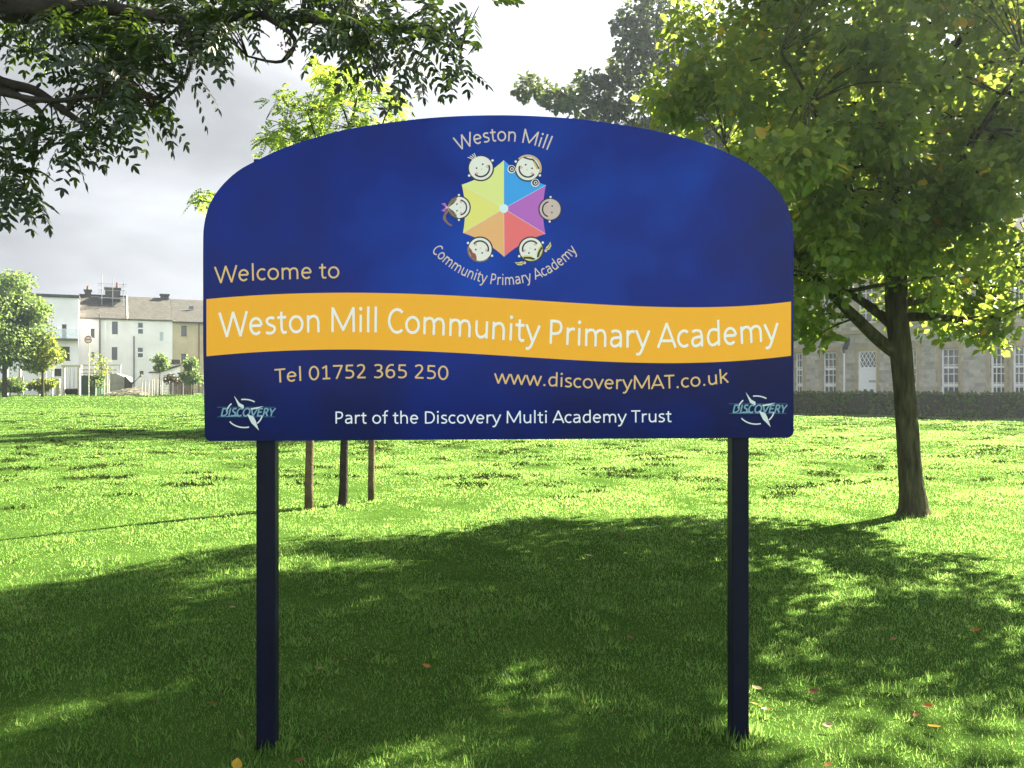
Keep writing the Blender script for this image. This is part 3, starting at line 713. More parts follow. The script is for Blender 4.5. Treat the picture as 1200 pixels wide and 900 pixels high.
    tree('deciduous_tree', 'leaning dark-trunked tree with broad dense green crown, right of the blue sign', 'tree', (4.92, D, g), trunk, limbs, cl, 125, .098, M['bark'], LM_RIGHT, rng, wid=.72, twig_r=.022)
right_tree()

# --- tall grey-green tree far behind the sign
def back_tree():
    rng = np.random.default_rng(5); D = 43.0; x = (890-600)/1000*D
    lm = leafmat('sycamore_leaf', [(.035, .052, .022), (.050, .068, .028), (.06, .08, .034)], [(.07, .11, .015), (.10, .14, .02), (.14, .18, .03)], trans=.35)
    q = lambda px, py, r, dd=0: (*P(px, py, D+dd), r)
    trunk = [(x, D, -.2, .7), (x, D, .5, .55), (x, D, 3, .48), (x+.2, D, 7, .4), (x, D, 12, .28), (x+.3, D, 17, .14), (x, D, 21, .05)]
    limbs = [[(x, D, 5, .3), q(830, 250, .22), q(760, 160, .14, -1), q(690, 120, .08, -1.5), q(630, 105, .03, -1.5)], [(x, D, 7, .3), q(950, 200, .2, 1), q(1000, 100, .1, 2), q(1030, 20, .04, 2)],
             [(x, D, 9, .25), q(840, 100, .16, -2), q(810, 20, .06, -3)], [(x, D, 6, .3), q(830, 200, .2, -3), q(800, 130, .1, -5)], [(x, D, 8, .25), q(920, 150, .2, 3), q(940, 50, .08, 5)]]
    cl = [(c, rng.uniform(.9, 1.7)) for c in ellip(rng, 150, (x+.3, D, 13.0), (6.9, 6.2, 7.6), lo=.4, power=.6)]
    for px, py in ((620, 103), (640, 108), (655, 118), (672, 112), (690, 95), (680, 125), (705, 118), (715, 95), (720, 130), (735, 112), (728, 75), (745, 90), (740, 140), (760, 120), (755, 60), (765, 35), (750, 18), (775, 85), (700, 140), (780, 140), (760, 160), (742, 20), (755, 45), (770, 10), (785, 35), (800, 15), (790, 65), (815, 50), (740, 50), (730, 30), (760, -10), (790, -15), (770, 60), (800, 90), (820, 110)):
        cl.append((np.array(P(px, py, D-1.5+rng.uniform(-1, 1))), rng.uniform(.45, .8) if px < 735 else rng.uniform(.7, 1.2)))
    tree('tall_tree', 'tall grey-green tree rising behind the top of the sign', 'tree', (x, D, 0), trunk, limbs, cl, 190, .26, M['bark'], lm, rng, wid=.8, twig_r=.08)
back_tree()

# --- young tree with two stakes behind the sign
LM_YOUNG = leafmat('young_leaf', [(.060, .115, .022), (.075, .135, .028), (.095, .150, .035)], [(.26, .42, .03), (.34, .48, .04), (.42, .52, .07)], trans=.5, rough=.45)
def compound_leaves(anchors, dirs, rng, per, length, pairs, leaflet, lw):
    """pinnate leaves fanning from each twig end"""
    V = []; Cb = []; Db = []; Nb = []; Sb = []; R_ = []
    for a, d in zip(anchors, dirs):
        n = max(2, int(per*rng.uniform(.7, 1.3)))
        for k in range(n):
            dd = unit(np.array(d)*.5+rng.normal(0, .75, 3)+np.array((0, 0, -.12))); up = rng.normal(0, .45, 3)+np.array((0, 0, 1.0))
            sd = unit(np.cross(dd, up)); nn = np.cross(sd, dd); ln = length*rng.uniform(.7, 1.2); p0 = np.array(a)+rng.normal(0, .02, 3); pts = [p0]
            for j in range(1, pairs+1):
                t = j/pairs; p = p0+dd*ln*(.2+.8*t)+np.array((0, 0, -1))*ln*.35*t*t
                s = leaflet*(1-.25*abs(t-.5)*2)*rng.uniform(.85, 1.1); tang = unit(dd+np.array((0, 0, -1))*.7*t)
                for sg in (-1, 1):
                    Cb.append(p); Db.append(tang*.55+sd*sg*.85+np.array((0, 0, -.15))); Nb.append(nn+rng.normal(0, .18, 3)); Sb.append(s)
                pts.append(p)
            Cb.append(p); Db.append(tang); Nb.append(nn); Sb.append(leaflet)
            R_.append(pts)
    V, F = leaf_polys(np.array(Cb), np.array(Db), np.array(Nb), np.array(Sb), lw, .2, .1)
    return V, F, R_
def young_tree():
    rng = np.random.default_rng(8); D = 11.35; x = (402-600)/1000*D; g = gzf(x, D)
    q = lambda px, py, r, dd=0: (*P(px, py, D+dd), r)
    trunk = [(x, D, g-.1, .085), (x, D, g+.05, .07), (x+.01, D, g+.3, .058), q(403, 540, .055), q(404, 500, .052), q(404, 400, .045), q(402, 300, .036), q(404, 200, .026), q(410, 150, .02), q(418, 110, .012), q(404, 70, .006)]
    limbs = [[q(403, 330, .02), q(350, 280, .016, -.1), q(290, 245, .011, -.2), q(235, 236, .005, -.3)], [q(403, 260, .02), q(370, 200, .015, .2), q(335, 150, .008, .3), q(312, 140, .004, .3)],
             [q(404, 210, .018), q(440, 165, .012, -.2), q(455, 130, .008, -.3), q(478, 118, .004, -.3)], [q(410, 150, .014), q(395, 110, .01, .1), q(372, 75, .005, .2)], [q(404, 240, .018), q(380, 190, .012, -.5), q(360, 130, .006, -.8)]]
    spots = []
    for (cx, cy, sx, sy, n) in ((345, 138, 24, 22, 30), (385, 120, 22, 22, 26), (372, 160, 30, 12, 14), (405, 90, 24, 20, 22), (378, 76, 12, 12, 8), (440, 110, 24, 14, 22), (462, 124, 12, 10, 9), (322, 160, 12, 8, 8), (236, 233, 13, 10, 11), (420, 140, 25, 12, 12), (330, 215, 40, 30, 14), (420, 220, 50, 40, 24), (300, 255, 40, 20, 10)):
        for k in range(n):
            px, py = rng.normal(cx, sx*.6), rng.normal(cy, sy*.6); spots.append((np.array(P(px, py, D+rng.normal(0, .35))), .1))
    root = empty('young_tree', (x, D, g)); tag(root, 'slender young tree with bright light green leaves behind the sign, between two stakes', 'tree'); B = Vector((x, D, g))
    def path(mb, pts, sd):
        s = smooth_pts(pts, 5); mb.tube([(p[0]-B.x, p[1]-B.y, p[2]-B.z) for p in s], [max(p[3], .002) for p in s], sd)
    t = MB(); path(t, trunk, 9); t.build('trunk', M['darkbark'], root, smooth=True)
    br = MB()
    for l in limbs: path(br, l, 6)
    nodes = polyline_nodes([trunk[6:]]+limbs, .2); dirs = []
    for c, r in spots:
        p, pr = nearest_branch(c, nodes); d = Vector(c)-p; dirs.append(np.array(d.normalized()) if d.length > .02 else np.array((0, 0, 1.)))
        if d.length > .05: path(br, [(*p, .006), (*(p+d*.5+Vector((0, 0, .05*d.length))), .004), (*c, .002)], 4)
    br.build('branch', M['darkbark'], root, smooth=True)
    V, F, _ = compound_leaves([c for c, _ in spots], dirs, rng, 5, .16, 5, .062, .42)
    np_mesh('crown', V-np.array(B), F, LM_YOUNG, root)
    for k, (px, dd, lean, lab) in enumerate(((362, 10.95, .02, 'left stake of the young tree, thicker and nearer'), (435, 11.75, .01, 'right stake of the young tree, thinner and standing behind'))):
        xs, ys, zs = (px-600)/1000*dd, dd, 0; zs = gzf(xs, ys); s = MB()
        s.tube([(0, 0, -.1), (0, 0, .3), (lean, 0, 1.2), (lean*1.2, 0, 1.55), (lean*1.2, 0, 1.57)], [.058, .055, .05, .048, .035] if k == 0 else [.047, .045, .044, .042, .03], 9)
        o = s.build('tree_stake', M['stake'], smooth=True); o.location = (xs, ys, zs); tag(o, lab, 'stake', 'stakes of the young tree')
young_tree()

# --- rowan hanging in from the upper left, trunk left of the picture
def rowan():
    rng = np.random.default_rng(14)
    lm = leafmat('rowan_leaf', [(.014, .026, .012), (.020, .034, .014), (.028, .044, .016)], [(.022, .045, .006), (.04, .075, .008), (.12, .19, .014)], trans=.34, rough=.38, spec=.45)
    bx, by = -4.3, 3.7; g = gzf(bx, by)
    q = lambda px, py, r, D=4.2: (*P(px, py, D), r)
    trunk = [(bx, by, g-.15, .2), (bx, by, g+.05, .165), (bx+.05, by, 1.2, .14), (bx+.12, by+.05, 2.4, .125), (bx+.2, by+.1, 3.4, .11), (bx+.5, by+.1, 4.4, .08), (bx+.7, by, 5.4, .05), (bx+.8, by, 6.4, .015)]
    limbs = [[(bx+.15, by+.1, 2.6, .06), q(-120, 60, .05), q(0, 96, .030), q(40, 106, .024), q(78, 132, .017), q(118, 158, .008)],
             [(bx+.18, by+.1, 2.75, .05), q(-80, 80, .035, 4.0), q(0, 108, .018, 4.0), q(60, 118, .013, 4.0), q(120, 112, .009, 3.9), q(190, 116, .005, 3.9)],
             [(bx+.3, by+.1, 3.7, .08), q(-60, -10, .065, 4.3), q(20, 10, .075, 4.3), q(110, 8, .038, 4.3), q(210, 22, .03, 4.3), q(310, 18, .022, 4.3), q(400, 28, .016, 4.2), q(470, 36, .01, 4.2), q(540, 58, .005, 4.1)],
             [q(210, 22, .024, 4.3), q(225, 55, .016, 4.2), q(215, 95, .010, 4.1), q(180, 125, .006, 4.1)], [q(310, 18, .018, 4.3), q(345, 45, .011, 4.2), q(330, 72, .008, 4.1), q(290, 66, .005, 4.0)],
             [q(0, 100, .02), q(48, 132, .014), q(40, 160, .011), q(18, 175, .009), q(0, 172, .006)], [q(45, 146, .010), q(40, 190, .007), q(30, 225, .004)], [q(400, 28, .013), q(430, 60, .008), q(440, 85, .004)],
             [q(20, 12, .04, 4.3), q(60, -80, .03, 4.6), q(180, -150, .02, 4.8), q(330, -180, .012, 4.8)], [(bx+.5, by+.1, 4.4, .06), (-3.2, 2.9, 4.6, .045), (-2.2, 2.5, 4.6, .03), (-1.2, 2.3, 4.5, .012)], [q(110, 8, .03, 4.3), q(130, 50, .016, 4.5), q(140, 90, .010, 4.6), q(120, 130, .005, 4.7)]]
    # leafy areas: (centre px, spread px, count, distance)
    areas = [ # hanging parts
             (60, 22, 60, 20, 40, 4.4), (150, 60, 48, 36, 66, 4.3), (130, 110, 46, 26, 48, 4.1), (165, 140, 26, 14, 14, 4.0), (110, 150, 26, 10, 9, 4.2), (230, 40, 44, 32, 38, 4.3), (215, 95, 16, 18, 11, 4.1), (300, 25, 50, 22, 34, 4.3),
             (280, 55, 18, 12, 5, 4.1), (375, 20, 46, 20, 34, 4.2), (405, 55, 30, 14, 12, 4.2), (450, 40, 36, 26, 36, 4.1), (490, 70, 26, 18, 22, 4.0), (525, 28, 32, 24, 22, 4.0), (550, 78, 12, 20, 9, 4.0), (575, 15, 10, 10, 4, 4.0),
             (30, 52, 36, 14, 12, 4.4), (10, 140, 10, 18, 4, 4.1), (22, 200, 26, 12, 12, 4.0), (48, 180, 22, 10, 8, 4.0), (18, 232, 22, 12, 14, 3.9), (70, 162, 14, 8, 4, 4.0),
             (200, -90, 220, 60, 120, 4.7), (-120, -20, 90, 80, 50, 4.4), (-80, 140, 60, 60, 24, 4.2), (400, -90, 80, 36, 30, 4.4)]
    spots = []
    for cx, cy, sx, sy, n, D in areas:
        if 0 <= cy < 250 and 0 < cx < 600: n = max(3, int(n*.54)); cy -= 12 if cx < 120 else (22 if cx < 430 else 4); sx *= .85; sy *= .75; cx -= 16 if cx > 430 else 0
        for k in range(n): spots.append(np.array(P(rng.normal(cx, sx*.55), rng.normal(cy, sy*.55), D+rng.normal(0, .28))))
    for k in range(70): spots.append(np.array((rng.uniform(-3.6, -.6), rng.uniform(1.6, 3.0), rng.uniform(4.1, 5.2))))
    root = empty('rowan_tree', (bx, by, g)); tag(root, 'dark rowan branches with feathery leaves hanging in at the upper left', 'tree'); B = Vector((bx, by, g))
    def path(mb, pts, sd):
        s = smooth_pts(pts, 5); mb.tube([(p[0]-B.x, p[1]-B.y, p[2]-B.z) for p in s], [max(p[3], .0015) for p in s], sd)
    t = MB(); path(t, trunk, 12); t.build('trunk', M['darkbark'], root, smooth=True)
    br = MB()
    for l in limbs: path(br, l, 7)
    nodes = polyline_nodes([trunk[4:]]+limbs, .15); dirs = []; kept = []
    for c in spots:
        p, pr = nearest_branch(c, nodes, .2); d = Vector(c)-p
        if d.length > .55 or (c[0] > -1.15 and c[2] < 3.12): continue
        kept.append(c); dirs.append(np.array(d.normalized()) if d.length > .02 else np.array((0, 0, -1.)))
        if d.length > .04: path(br, [(*p, min(pr, .006)), (*(p+d*.5+Vector((0, 0, .06*d.length))), .0035), (*c, .002)], 4)
    br.build('branch', M['darkbark'], root, smooth=True)
    V, F, rach = compound_leaves(kept, dirs, rng, 4.0, .19, 6, .056, .38)
    np_mesh('crown', V-np.array(B), F, lm, root)
    # a few berry bunches
    bm = mat('berry', (.30, .05, .02), .4, .4)
    for px, py in ((333, 52), (340, 60), (168, 108), (158, 96), (176, 116)):
        c = P(px, py, 4.1)-B; bb = MB()
        for k in range(9):
            o = Vector(rng.normal(0, .016, 3)); s = .0055
            p = c+o; bb.add([p+Vector(v)*s for v in ((1, 0, 0), (-1, 0, 0), (0, 1, 0), (0, -1, 0), (0, 0, 1), (0, 0, -1))], [(0, 2, 4), (2, 1, 4), (1, 3, 4), (3, 0, 4), (2, 0, 5), (1, 2, 5), (3, 1, 5), (0, 3, 5)])
        bb.build('berry_bunch', bm, root, smooth=True)
rowan()

# --- trees and bushes along the far left edge of the field
def far_tree(name, label, px, D, crown_px, n, size, leafm, seed, trunk_r=.2, per=60, rad=(.5, 1.1), low=.3, group='trees and bushes at the field edge'):
    rng = np.random.default_rng(seed); x, D, g = at(px, D); cx, cy, rx, ry = crown_px; k = D/1000
    c = np.array(P(cx, cy, D)); rr = (rx*k, min(rx, ry)*k, ry*k); trunk = [(x, D, g-.2, trunk_r*1.2), (x, D, g+(c[2]-g)*.4, trunk_r*.9), (c[0], D, c[2], trunk_r*.6), (c[0], D, c[2]+rr[2]*.7, trunk_r*.2)]
    cl = [(p, rng.uniform(*rad)) for p in ellip(rng, n, c, np.array(rr)*.85, lo=low)]
    limbs = [[(c[0], D, c[2]-rr[2]*.3, trunk_r*.4), (c[0]+rr[0]*.5*math.cos(a), D+rr[1]*.5*math.sin(a), c[2]+rr[2]*.25, trunk_r*.15)] for a in (0.4, 2.4, 4.4)]
    return tree(name, label, 'tree' if 'tree' in name or 'sapling' in name else 'bush', (x, D, g), trunk, limbs, cl, per, size, M['bark'], leafm, rng, group, sides=8, wid=.8, twig_r=.05, twig=n > 12)
LM_FAR = leafmat('far_leaf', [(.065, .105, .035), (.080, .120, .042), (.095, .135, .050)], [(.20, .32, .07), (.24, .36, .08), (.30, .40, .10)], trans=.45)
LM_FARY = leafmat('far_yellow_leaf', [(.085, .12, .02), (.11, .14, .028), (.13, .15, .035)], [(.30, .40, .03), (.36, .44, .05), (.42, .46, .06)], trans=.5)
far_tree('leafy_tree', 'large light green leafy tree at the far left edge of the photo', 5, 84, (2, 374, 56, 66), 135, .26, LM_FAR, 31, .2, 170, (.8, 1.5))
far_tree('leafy_tree', 'yellow-green small leafy tree in front of the bluish white house', 50, 86, (50, 415, 24, 30), 34, .22, LM_FARY, 32, .15, 130, (.5, .9))
far_tree('sapling', 'pale wispy sapling standing in front of the white scaffolded house', 118, 95, (119, 428, 12, 18), 12, .22, LM_FARY, 33, .05, 22, (.4, .8))
far_tree('sapling', 'round-headed green sapling in front of the lean-to outbuilding', 187, 95, (188, 424, 10, 11), 18, .24, LM_FAR, 34, .06, 50, (.3, .55))
far_tree('leafy_bush', 'tall green bush beside the left edge of the sign, before the beige house', 226, 94, (225, 435, 14, 18), 26, .26, LM_FAR, 35, .08, 55, (.4, .7))
far_tree('leafy_bush', 'dark brownish rounded bush between the lean-to and the brown boards', 203, 98, (203, 445, 10, 7), 12, .24, leafmat('brown_leaf', [(.05, .05, .025), (.07, .06, .03)], [(.07, .06, .02), (.09, .08, .03)], .3), 36, .05, 55, (.3, .6))
far_tree('leafy_bush', 'low green bushes under the large tree behind the mesh fence', 12, 90, (14, 450, 24, 9), 24, .26, LM_FAR, 37, .05, 60, (.4, .7))
far_tree('leafy_bush', 'low green bush left of the swing, under the yellow-green tree', 50, 92, (50, 451, 18, 8), 20, .26, LM_FARY, 38, .05, 60, (.35, .6))
far_tree('leafy_bush', 'small green bush beside the dark green container, behind the stakes', 114, 95, (114, 448, 6, 11), 10, .24, LM_FAR, 39, .04, 55, (.3, .6))
STK = [(112, 'left stake round the wispy sapling'), (122, 'middle stake round the wispy sapling'), (127.5, 'right stake round the wispy sapling'), (180.6, 'left stake round the round-headed sapling'), (184.5, 'middle stake round the round-headed sapling'), (189.6, 'right stake round the round-headed sapling')]
proto = None
for px, lab in STK:
    x, D, z = at(px, 94.4)
    if proto is None:
        s = MB(); s.tube([(0, 0, -.1), (.01, 0, 1.0), (.02, 0, 1.75), (.02, 0, 1.82)], [.06, .055, .05, .03], 8); proto = o = s.build('sapling_stake', M['palewood'])
    else:
        o = proto.copy(); COL.objects.link(o)
    o.location = (x, D, z); tag(o, lab, 'stake', 'stakes of the far saplings')

# ------------------------------------------------------------------ school and boundary wall on the right
def hedge():
    F = Frame((15.08-8.92*.6, 45.7+5.7*.6), (24.0, 40.0), -.05); r = F.root('hedge'); tag(r, 'long low clipped dark green hedge in front of the grey stone school', 'hedge')
    rng = np.random.default_rng(77); U = 46.0; h = 1.22; W = .9; n = 16000
    MB().box(.05, U-.05, .10, W-.1, -.2, h-.09).build('stems', M['darkbark'], r)
    face = rng.choice(5, n, p=[.52, .22, .22, .02, .02]); u = rng.uniform(0, U, n); q = rng.uniform(0, 1, n); nz_ = .05*np.sin(u*2.1)+.03*np.sin(u*5.3+1)
    y = np.where(face == 0, .06+rng.uniform(-.06, .07, n), np.where(face == 1, rng.uniform(0, W, n), np.where(face == 2, W-.06+rng.uniform(-.07, .06, n), rng.uniform(0, W, n))))+np.where(face == 0, nz_, 0)
    z = np.where(face == 1, h-.04+rng.uniform(-.07, .03, n)+nz_*.4, q*h)
    u = np.where(face == 3, rng.uniform(0, .08, n), np.where(face == 4, U-rng.uniform(0, .08, n), u))
    c = np.stack([u, y, z], -1); d = rng.normal(0, 1, (n, 3)); nn = np.stack([rng.normal(0, .4, n), np.where(face == 0, -1., np.where(face == 2, 1., 0)), np.where(face == 1, 1., .35)], -1)+rng.normal(0, .4, (n, 3))
    V, Fc = leaf_polys(c, d, nn, rng.uniform(.10, .19, n), .6)
    np_mesh('foliage', V, Fc, leafmat('hedge_leaf', [(.050, .098, .014), (.070, .115, .020), (.095, .125, .030)], [(.08, .16, .015), (.12, .19, .02), (.15, .21, .03)], trans=.3, spec=.1), r)
hedge()

def school():
    F = Frame((18.81, 57.0), (27.43, 46.5), 0.0)
    r = F.root('school_building'); tag(r, 'grey stone school building with tall multi-pane windows behind the low wall', 'school')
    def win(x0, x1, yt): return (F.hit(x0, yt)[0], F.hit(x1, yt)[0])
    zt = F.hit(1112, 408)[1]; zs = .75; Wn = {}
    cols = [(931, 941), (963.5, 979.5), (1066, 1074), (1102, 1123), (1160, 1177), (1186, 1204)]
    ws = [win(a, b, 410) for a, b in cols]
    dr = win(1005, 1027, 411); u_first = ws[0][0]; u_last = ws[-1][1]
    u0 = -9.0; more = []
    p = ws[-1][1]
    for k in range(5):
        more += [(p+1.6+k*3.4, p+2.75+k*3.4)]
    allw = ws+more; U1 = p+1.6+4*3.4+3.2; ZE = 9.3
    low = [(a, b, zs, zt) for a, b in allw]; up = [(a, b, 5.4, 7.9) for a, b in allw+[dr]]
    dh = (dr[0], dr[1], .15, zt)
    w = MB(); wall_holes(w, u0, U1, -.3, ZE, low+up+[dh], reveal=.28)
    DP = 11.0
    w.add([(u0, 0, -.3), (u0, DP, -.3), (u0, DP, ZE), (u0, 0, ZE)], [(3, 2, 1, 0)]); w.add([(U1, 0, -.3), (U1, DP, -.3), (U1, DP, ZE), (U1, 0, ZE)], [(0, 1, 2, 3)])
    w.add([(u0, DP, -.3), (U1, DP, -.3), (U1, DP, ZE), (u0, DP, ZE)], [(3, 2, 1, 0)])
    w.build('wall', M['school'], r)
    # dressed stone round the openings, as long-and-short quoins
    def surround(h, parent):
        a, b, c, e = h; s = MB(); n = max(4, int((e-c)/.34)); st = (e-c)/n
        for k in range(n):
            q = .24 if k % 2 else .15
            s.box(a-q, a-.002, -.025, .12, c+k*st+.006, c+(k+1)*st-.006); s.box(b+.002, b+q, -.025, .12, c+k*st+.006, c+(k+1)*st-.006)
        s.box(a-.26, b+.26, -.03, .12, e+.004, e+.34); s.box(a-.16, b+.16, -.10, .1, c-.2, c-.004)
        s.box((a+b)/2-.14, (a+b)/2+.14, -.055, -.031, e+.01, e+.37)
        return s.build('stone_surround', M['dressing'], parent)
    pale = mat('lower_pane', (.30, .33, .33), .15, .6, var=.4, vscale=2.0)
    for i, h in enumerate(low):
        f = window(r, *h, d=.10, frame=M['white_frame'], bars_h=(.235, .31, .49, .67, .84), bars_v=(.34, .66), fw=.09, sill=False, thick=.045, depth=.16)
        a, b, c, e = h
        for t_ in (.62, .27):
            z = c+(e-c)*t_; MB().box(a+.09, b-.09, .19, .255, z-.06, z+.06).build('transom', M['white_frame'], f)
        surround(h, r)
    for h in up:
        window(r, *h, d=.10, frame=M['white_frame'], bars_h=(.25, .5, .75), bars_v=(.34, .66), fw=.09, sill=False, thick=.045, depth=.16); surround(h, r)
    # door with latticed fanlight
    a, b, c, e = dh; zf = c+(e-c)*.71; zm = c+(e-c)*.32
    d = MB(); d.box(a+.1, b-.1, .16, .22, zm, zf-.1); d.box(a+.1, (a+b)/2-.12, .16, .22, c, c+.35); d.box((a+b)/2+.12, b-.1, .16, .22, c, c+.35); d.box((a+b)/2-.12, (a+b)/2+.12, .155, .225, c, zm-.004)
    d.box(a+.1, a+.3, .158, .222, c+.352, zm-.004); d.box(b-.3, b-.1, .158, .222, c+.352, zm-.004)
    do = d.build('door', M['door'], r)
    MB().box(a+.3, (a+b)/2-.12, .19, .2, c+.352, zm-.004).build('pane', M['glass'], do); MB().box((a+b)/2+.12, b-.3, .19, .2, c+.352, zm-.004).build('pane', M['glass'], do)
    MB().box((a+b)/2+.05, (a+b)/2+.5, .14, .158, zm+.42, zm+.56).build('notice', mat('grey_notice', (.35, .36, .38), .5), do)
    fr = MB(); fr.box(a, a+.098, .12, .26, c, e); fr.box(b-.098, b, .12, .26, c, e); fr.box(a+.1, b-.1, .12, .26, e-.1, e); fr.box(a+.1, b-.1, .12, .26, zf-.098, zf); fr.build('door_frame', M['white_frame'], r)
    fl = MB(); wdt = b-a-.2; hh = e-.1-zf
    for k in range(-2, 5):
        for sg in (1, -1):
            p0 = Vector((a+.1+wdt*k/4, 0, zf)); p1 = Vector((a+.1+wdt*(k+2)/4, 0, e-.1))
            t0 = max(0, -k/2); t1 = min(1, (4-k)/2)
            if t0 >= t1: continue
            A_ = p0.lerp(p1, t0); B_ = p0.lerp(p1, t1)
            if sg < 0: A_.x = a+b-A_.x; B_.x = a+b-B_.x
            yy = .185 if sg > 0 else .187
            fl.tube([(A_.x, yy, A_.z), (B_.x, yy, B_.z)], .025, 4)
    fo = fl.build('fanlight', M['white_frame'], r); MB().box(a+.1, b-.1, .22, .23, zf, e-.1).build('pane', M['glass'], fo)
    surround(dh, r)
    # lamp on a bracket beside the door, and its downpipe
    uu = F.hit(990.5, 420)[0]; zz = F.hit(990.5, 414)[1]
    MB().tube([(uu, -.12, 0), (uu, -.12, zz)], .055, 8).build('downpipe', M['white_frame'], r)
    lb = MB(); lb.tube([(uu, -.1, zz), (uu+.05, -.35, zz+.3), (uu+.35, -.55, zz+.75), (uu+.6, -.6, zz+.95)], [.05, .05, .045, .04], 6); lb.tube([(uu+.25, -.5, zz+.25), (uu+.55, -.55, zz+.85)], [.16, .10], 8); lb.build('bracket_lamp', M['black'], r)
    # string course, parapet, vents, roof
    zc = F.hit(1112, 384)[1]
    s = MB(); s.box(u0, U1, -.10, -.002, zc-.12, zc+.12); s.box(u0, U1, -.13, -.002, ZE-.45, ZE-.15); s.build('string_course', M['dressing'], r)
    v = MB(); ub = F.hit(1111, 393)[0]; v.box(ub-.2, ub+.2, -.02, -.003, zc-.85, zc-.6); v.build('air_vent', M['black'], r)
    g = MB(); ov = .4; zr = ZE+3.6; hx = 5.0
    pts = [(u0-ov, -ov, ZE), (U1+ov, -ov, ZE), (U1+ov, DP+ov, ZE), (u0-ov, DP+ov, ZE), (u0+hx, DP/2, zr), (U1-hx, DP/2, zr)]
    g.add(pts, [(0, 1, 5, 4), (1, 2, 5), (2, 3, 4, 5), (3, 0, 4), (3, 2, 1, 0)]); g.build('roof', M['slate'], r)
school()

# ------------------------------------------------------------------ the sign
SF = Frame(((238-600)/1000*3.80, 3.80), ((930-600)/1000*3.92, 3.92), 0.0)
def S(px, py): return SF.hit(px, py)
sign_root = SF.root('school_sign'); tag(sign_root, 'large blue school sign board with arched top on two dark posts', 'sign')
TH = .022
OUT = [(240, 512), (239, 460), (238, 400), (238, 340), (238, 290), (239, 265), (245, 241), (258, 220), (278, 201), (303, 187), (340, 170.5), (400, 153), (460, 143), (520, 137), (590, 135), (660, 138), (720, 145), (780, 156), (830, 170), (868, 187), (893, 204), (912, 224), (923, 243), (928, 262), (930, 285), (930, 340), (930, 400), (930, 450), (930, 505)]
def panel():
    top = smooth_pts(OUT, 4); pts = [tuple(p) for p in top]
    def corner(cx, cy, r, a0, a1, n=6): return [(cx+r*math.cos(R(a0+(a1-a0)*i/n)), cy+r*math.sin(R(a0+(a1-a0)*i/n))) for i in range(n+1)]
    pts += corner(922, 505, 8, 0, 90)+corner(247, 510, 7, 90, 180)
    # right bottom is 513, left bottom 517
    q = [S(x, y) for x, y in pts]; n = len(q); m = MB()
    m.add([(u, 0, z) for u, z in q]+[(u, TH, z) for u, z in q], [tuple(range(n-1, -1, -1)), tuple(range(n, 2*n))]+[(i, (i+1) % n, n+(i+1) % n, n+i) for i in range(n)])
    pm = bpy.data.materials.new('panel_blue'); pm.use_nodes = True; t = pm.node_tree; b = t.nodes['Principled BSDF']
    b.inputs['Roughness'].default_value = .16; b.inputs['Specular IOR Level'].default_value = .08
    c = nd(t, 'ShaderNodeTexCoord')
    # blue mottled by noise, lighter round the emblem and darker away from it
    cu, cz = S(592, 246); mpn = nd(t, 'ShaderNodeMapping'); mpn.inputs['Location'].default_value = (-cu, 0, -cz); t.links.new(c.outputs['Object'], mpn.inputs[0])
    n1 = nd(t, 'ShaderNodeTexNoise'); n1.inputs['Scale'].default_value = 1.9; n1.inputs['Detail'].default_value = 2; n1.inputs['Roughness'].default_value = .45; t.links.new(mpn.outputs[0], n1.inputs['Vector'])
    n2 = nd(t, 'ShaderNodeTexNoise'); n2.inputs['Scale'].default_value = 5; n2.inputs['Detail'].default_value = 2; t.links.new(mpn.outputs[0], n2.inputs['Vector'])
    ln = nd(t, 'ShaderNodeVectorMath', operation='LENGTH'); t.links.new(mpn.outputs[0], ln.inputs[0])
    def mm(op, a, b_):
        x = nd(t, 'ShaderNodeMath', operation=op)
        for i, v in enumerate((a, b_)):
            if isinstance(v, (int, float)): x.inputs[i].default_value = v
            else: t.links.new(v, x.inputs[i])
        return x.outputs[0]
    val = mm('ADD', mm('MULTIPLY', n1.outputs['Fac'], .46), mm('MULTIPLY', n2.outputs['Fac'], .12))
    val = mm('ADD', mm('SUBTRACT', val, mm('MULTIPLY', ln.outputs['Value'], .20)), .23)
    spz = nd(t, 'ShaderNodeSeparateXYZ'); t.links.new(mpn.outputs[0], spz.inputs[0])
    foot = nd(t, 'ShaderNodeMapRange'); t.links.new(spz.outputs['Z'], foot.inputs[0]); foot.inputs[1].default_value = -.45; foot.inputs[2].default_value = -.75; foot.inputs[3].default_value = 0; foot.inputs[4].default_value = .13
    val = mm('SUBTRACT', val, foot.outputs[0])   # darker navy towards the bottom, below the gold band
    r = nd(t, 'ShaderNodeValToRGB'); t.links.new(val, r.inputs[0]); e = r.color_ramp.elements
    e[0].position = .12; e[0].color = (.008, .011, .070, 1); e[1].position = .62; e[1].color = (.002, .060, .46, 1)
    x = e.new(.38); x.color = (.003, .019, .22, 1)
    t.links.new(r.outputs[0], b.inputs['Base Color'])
    em = mat('panel_edge', (.012, .014, .03), .5)
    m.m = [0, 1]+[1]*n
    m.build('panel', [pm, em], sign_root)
panel()

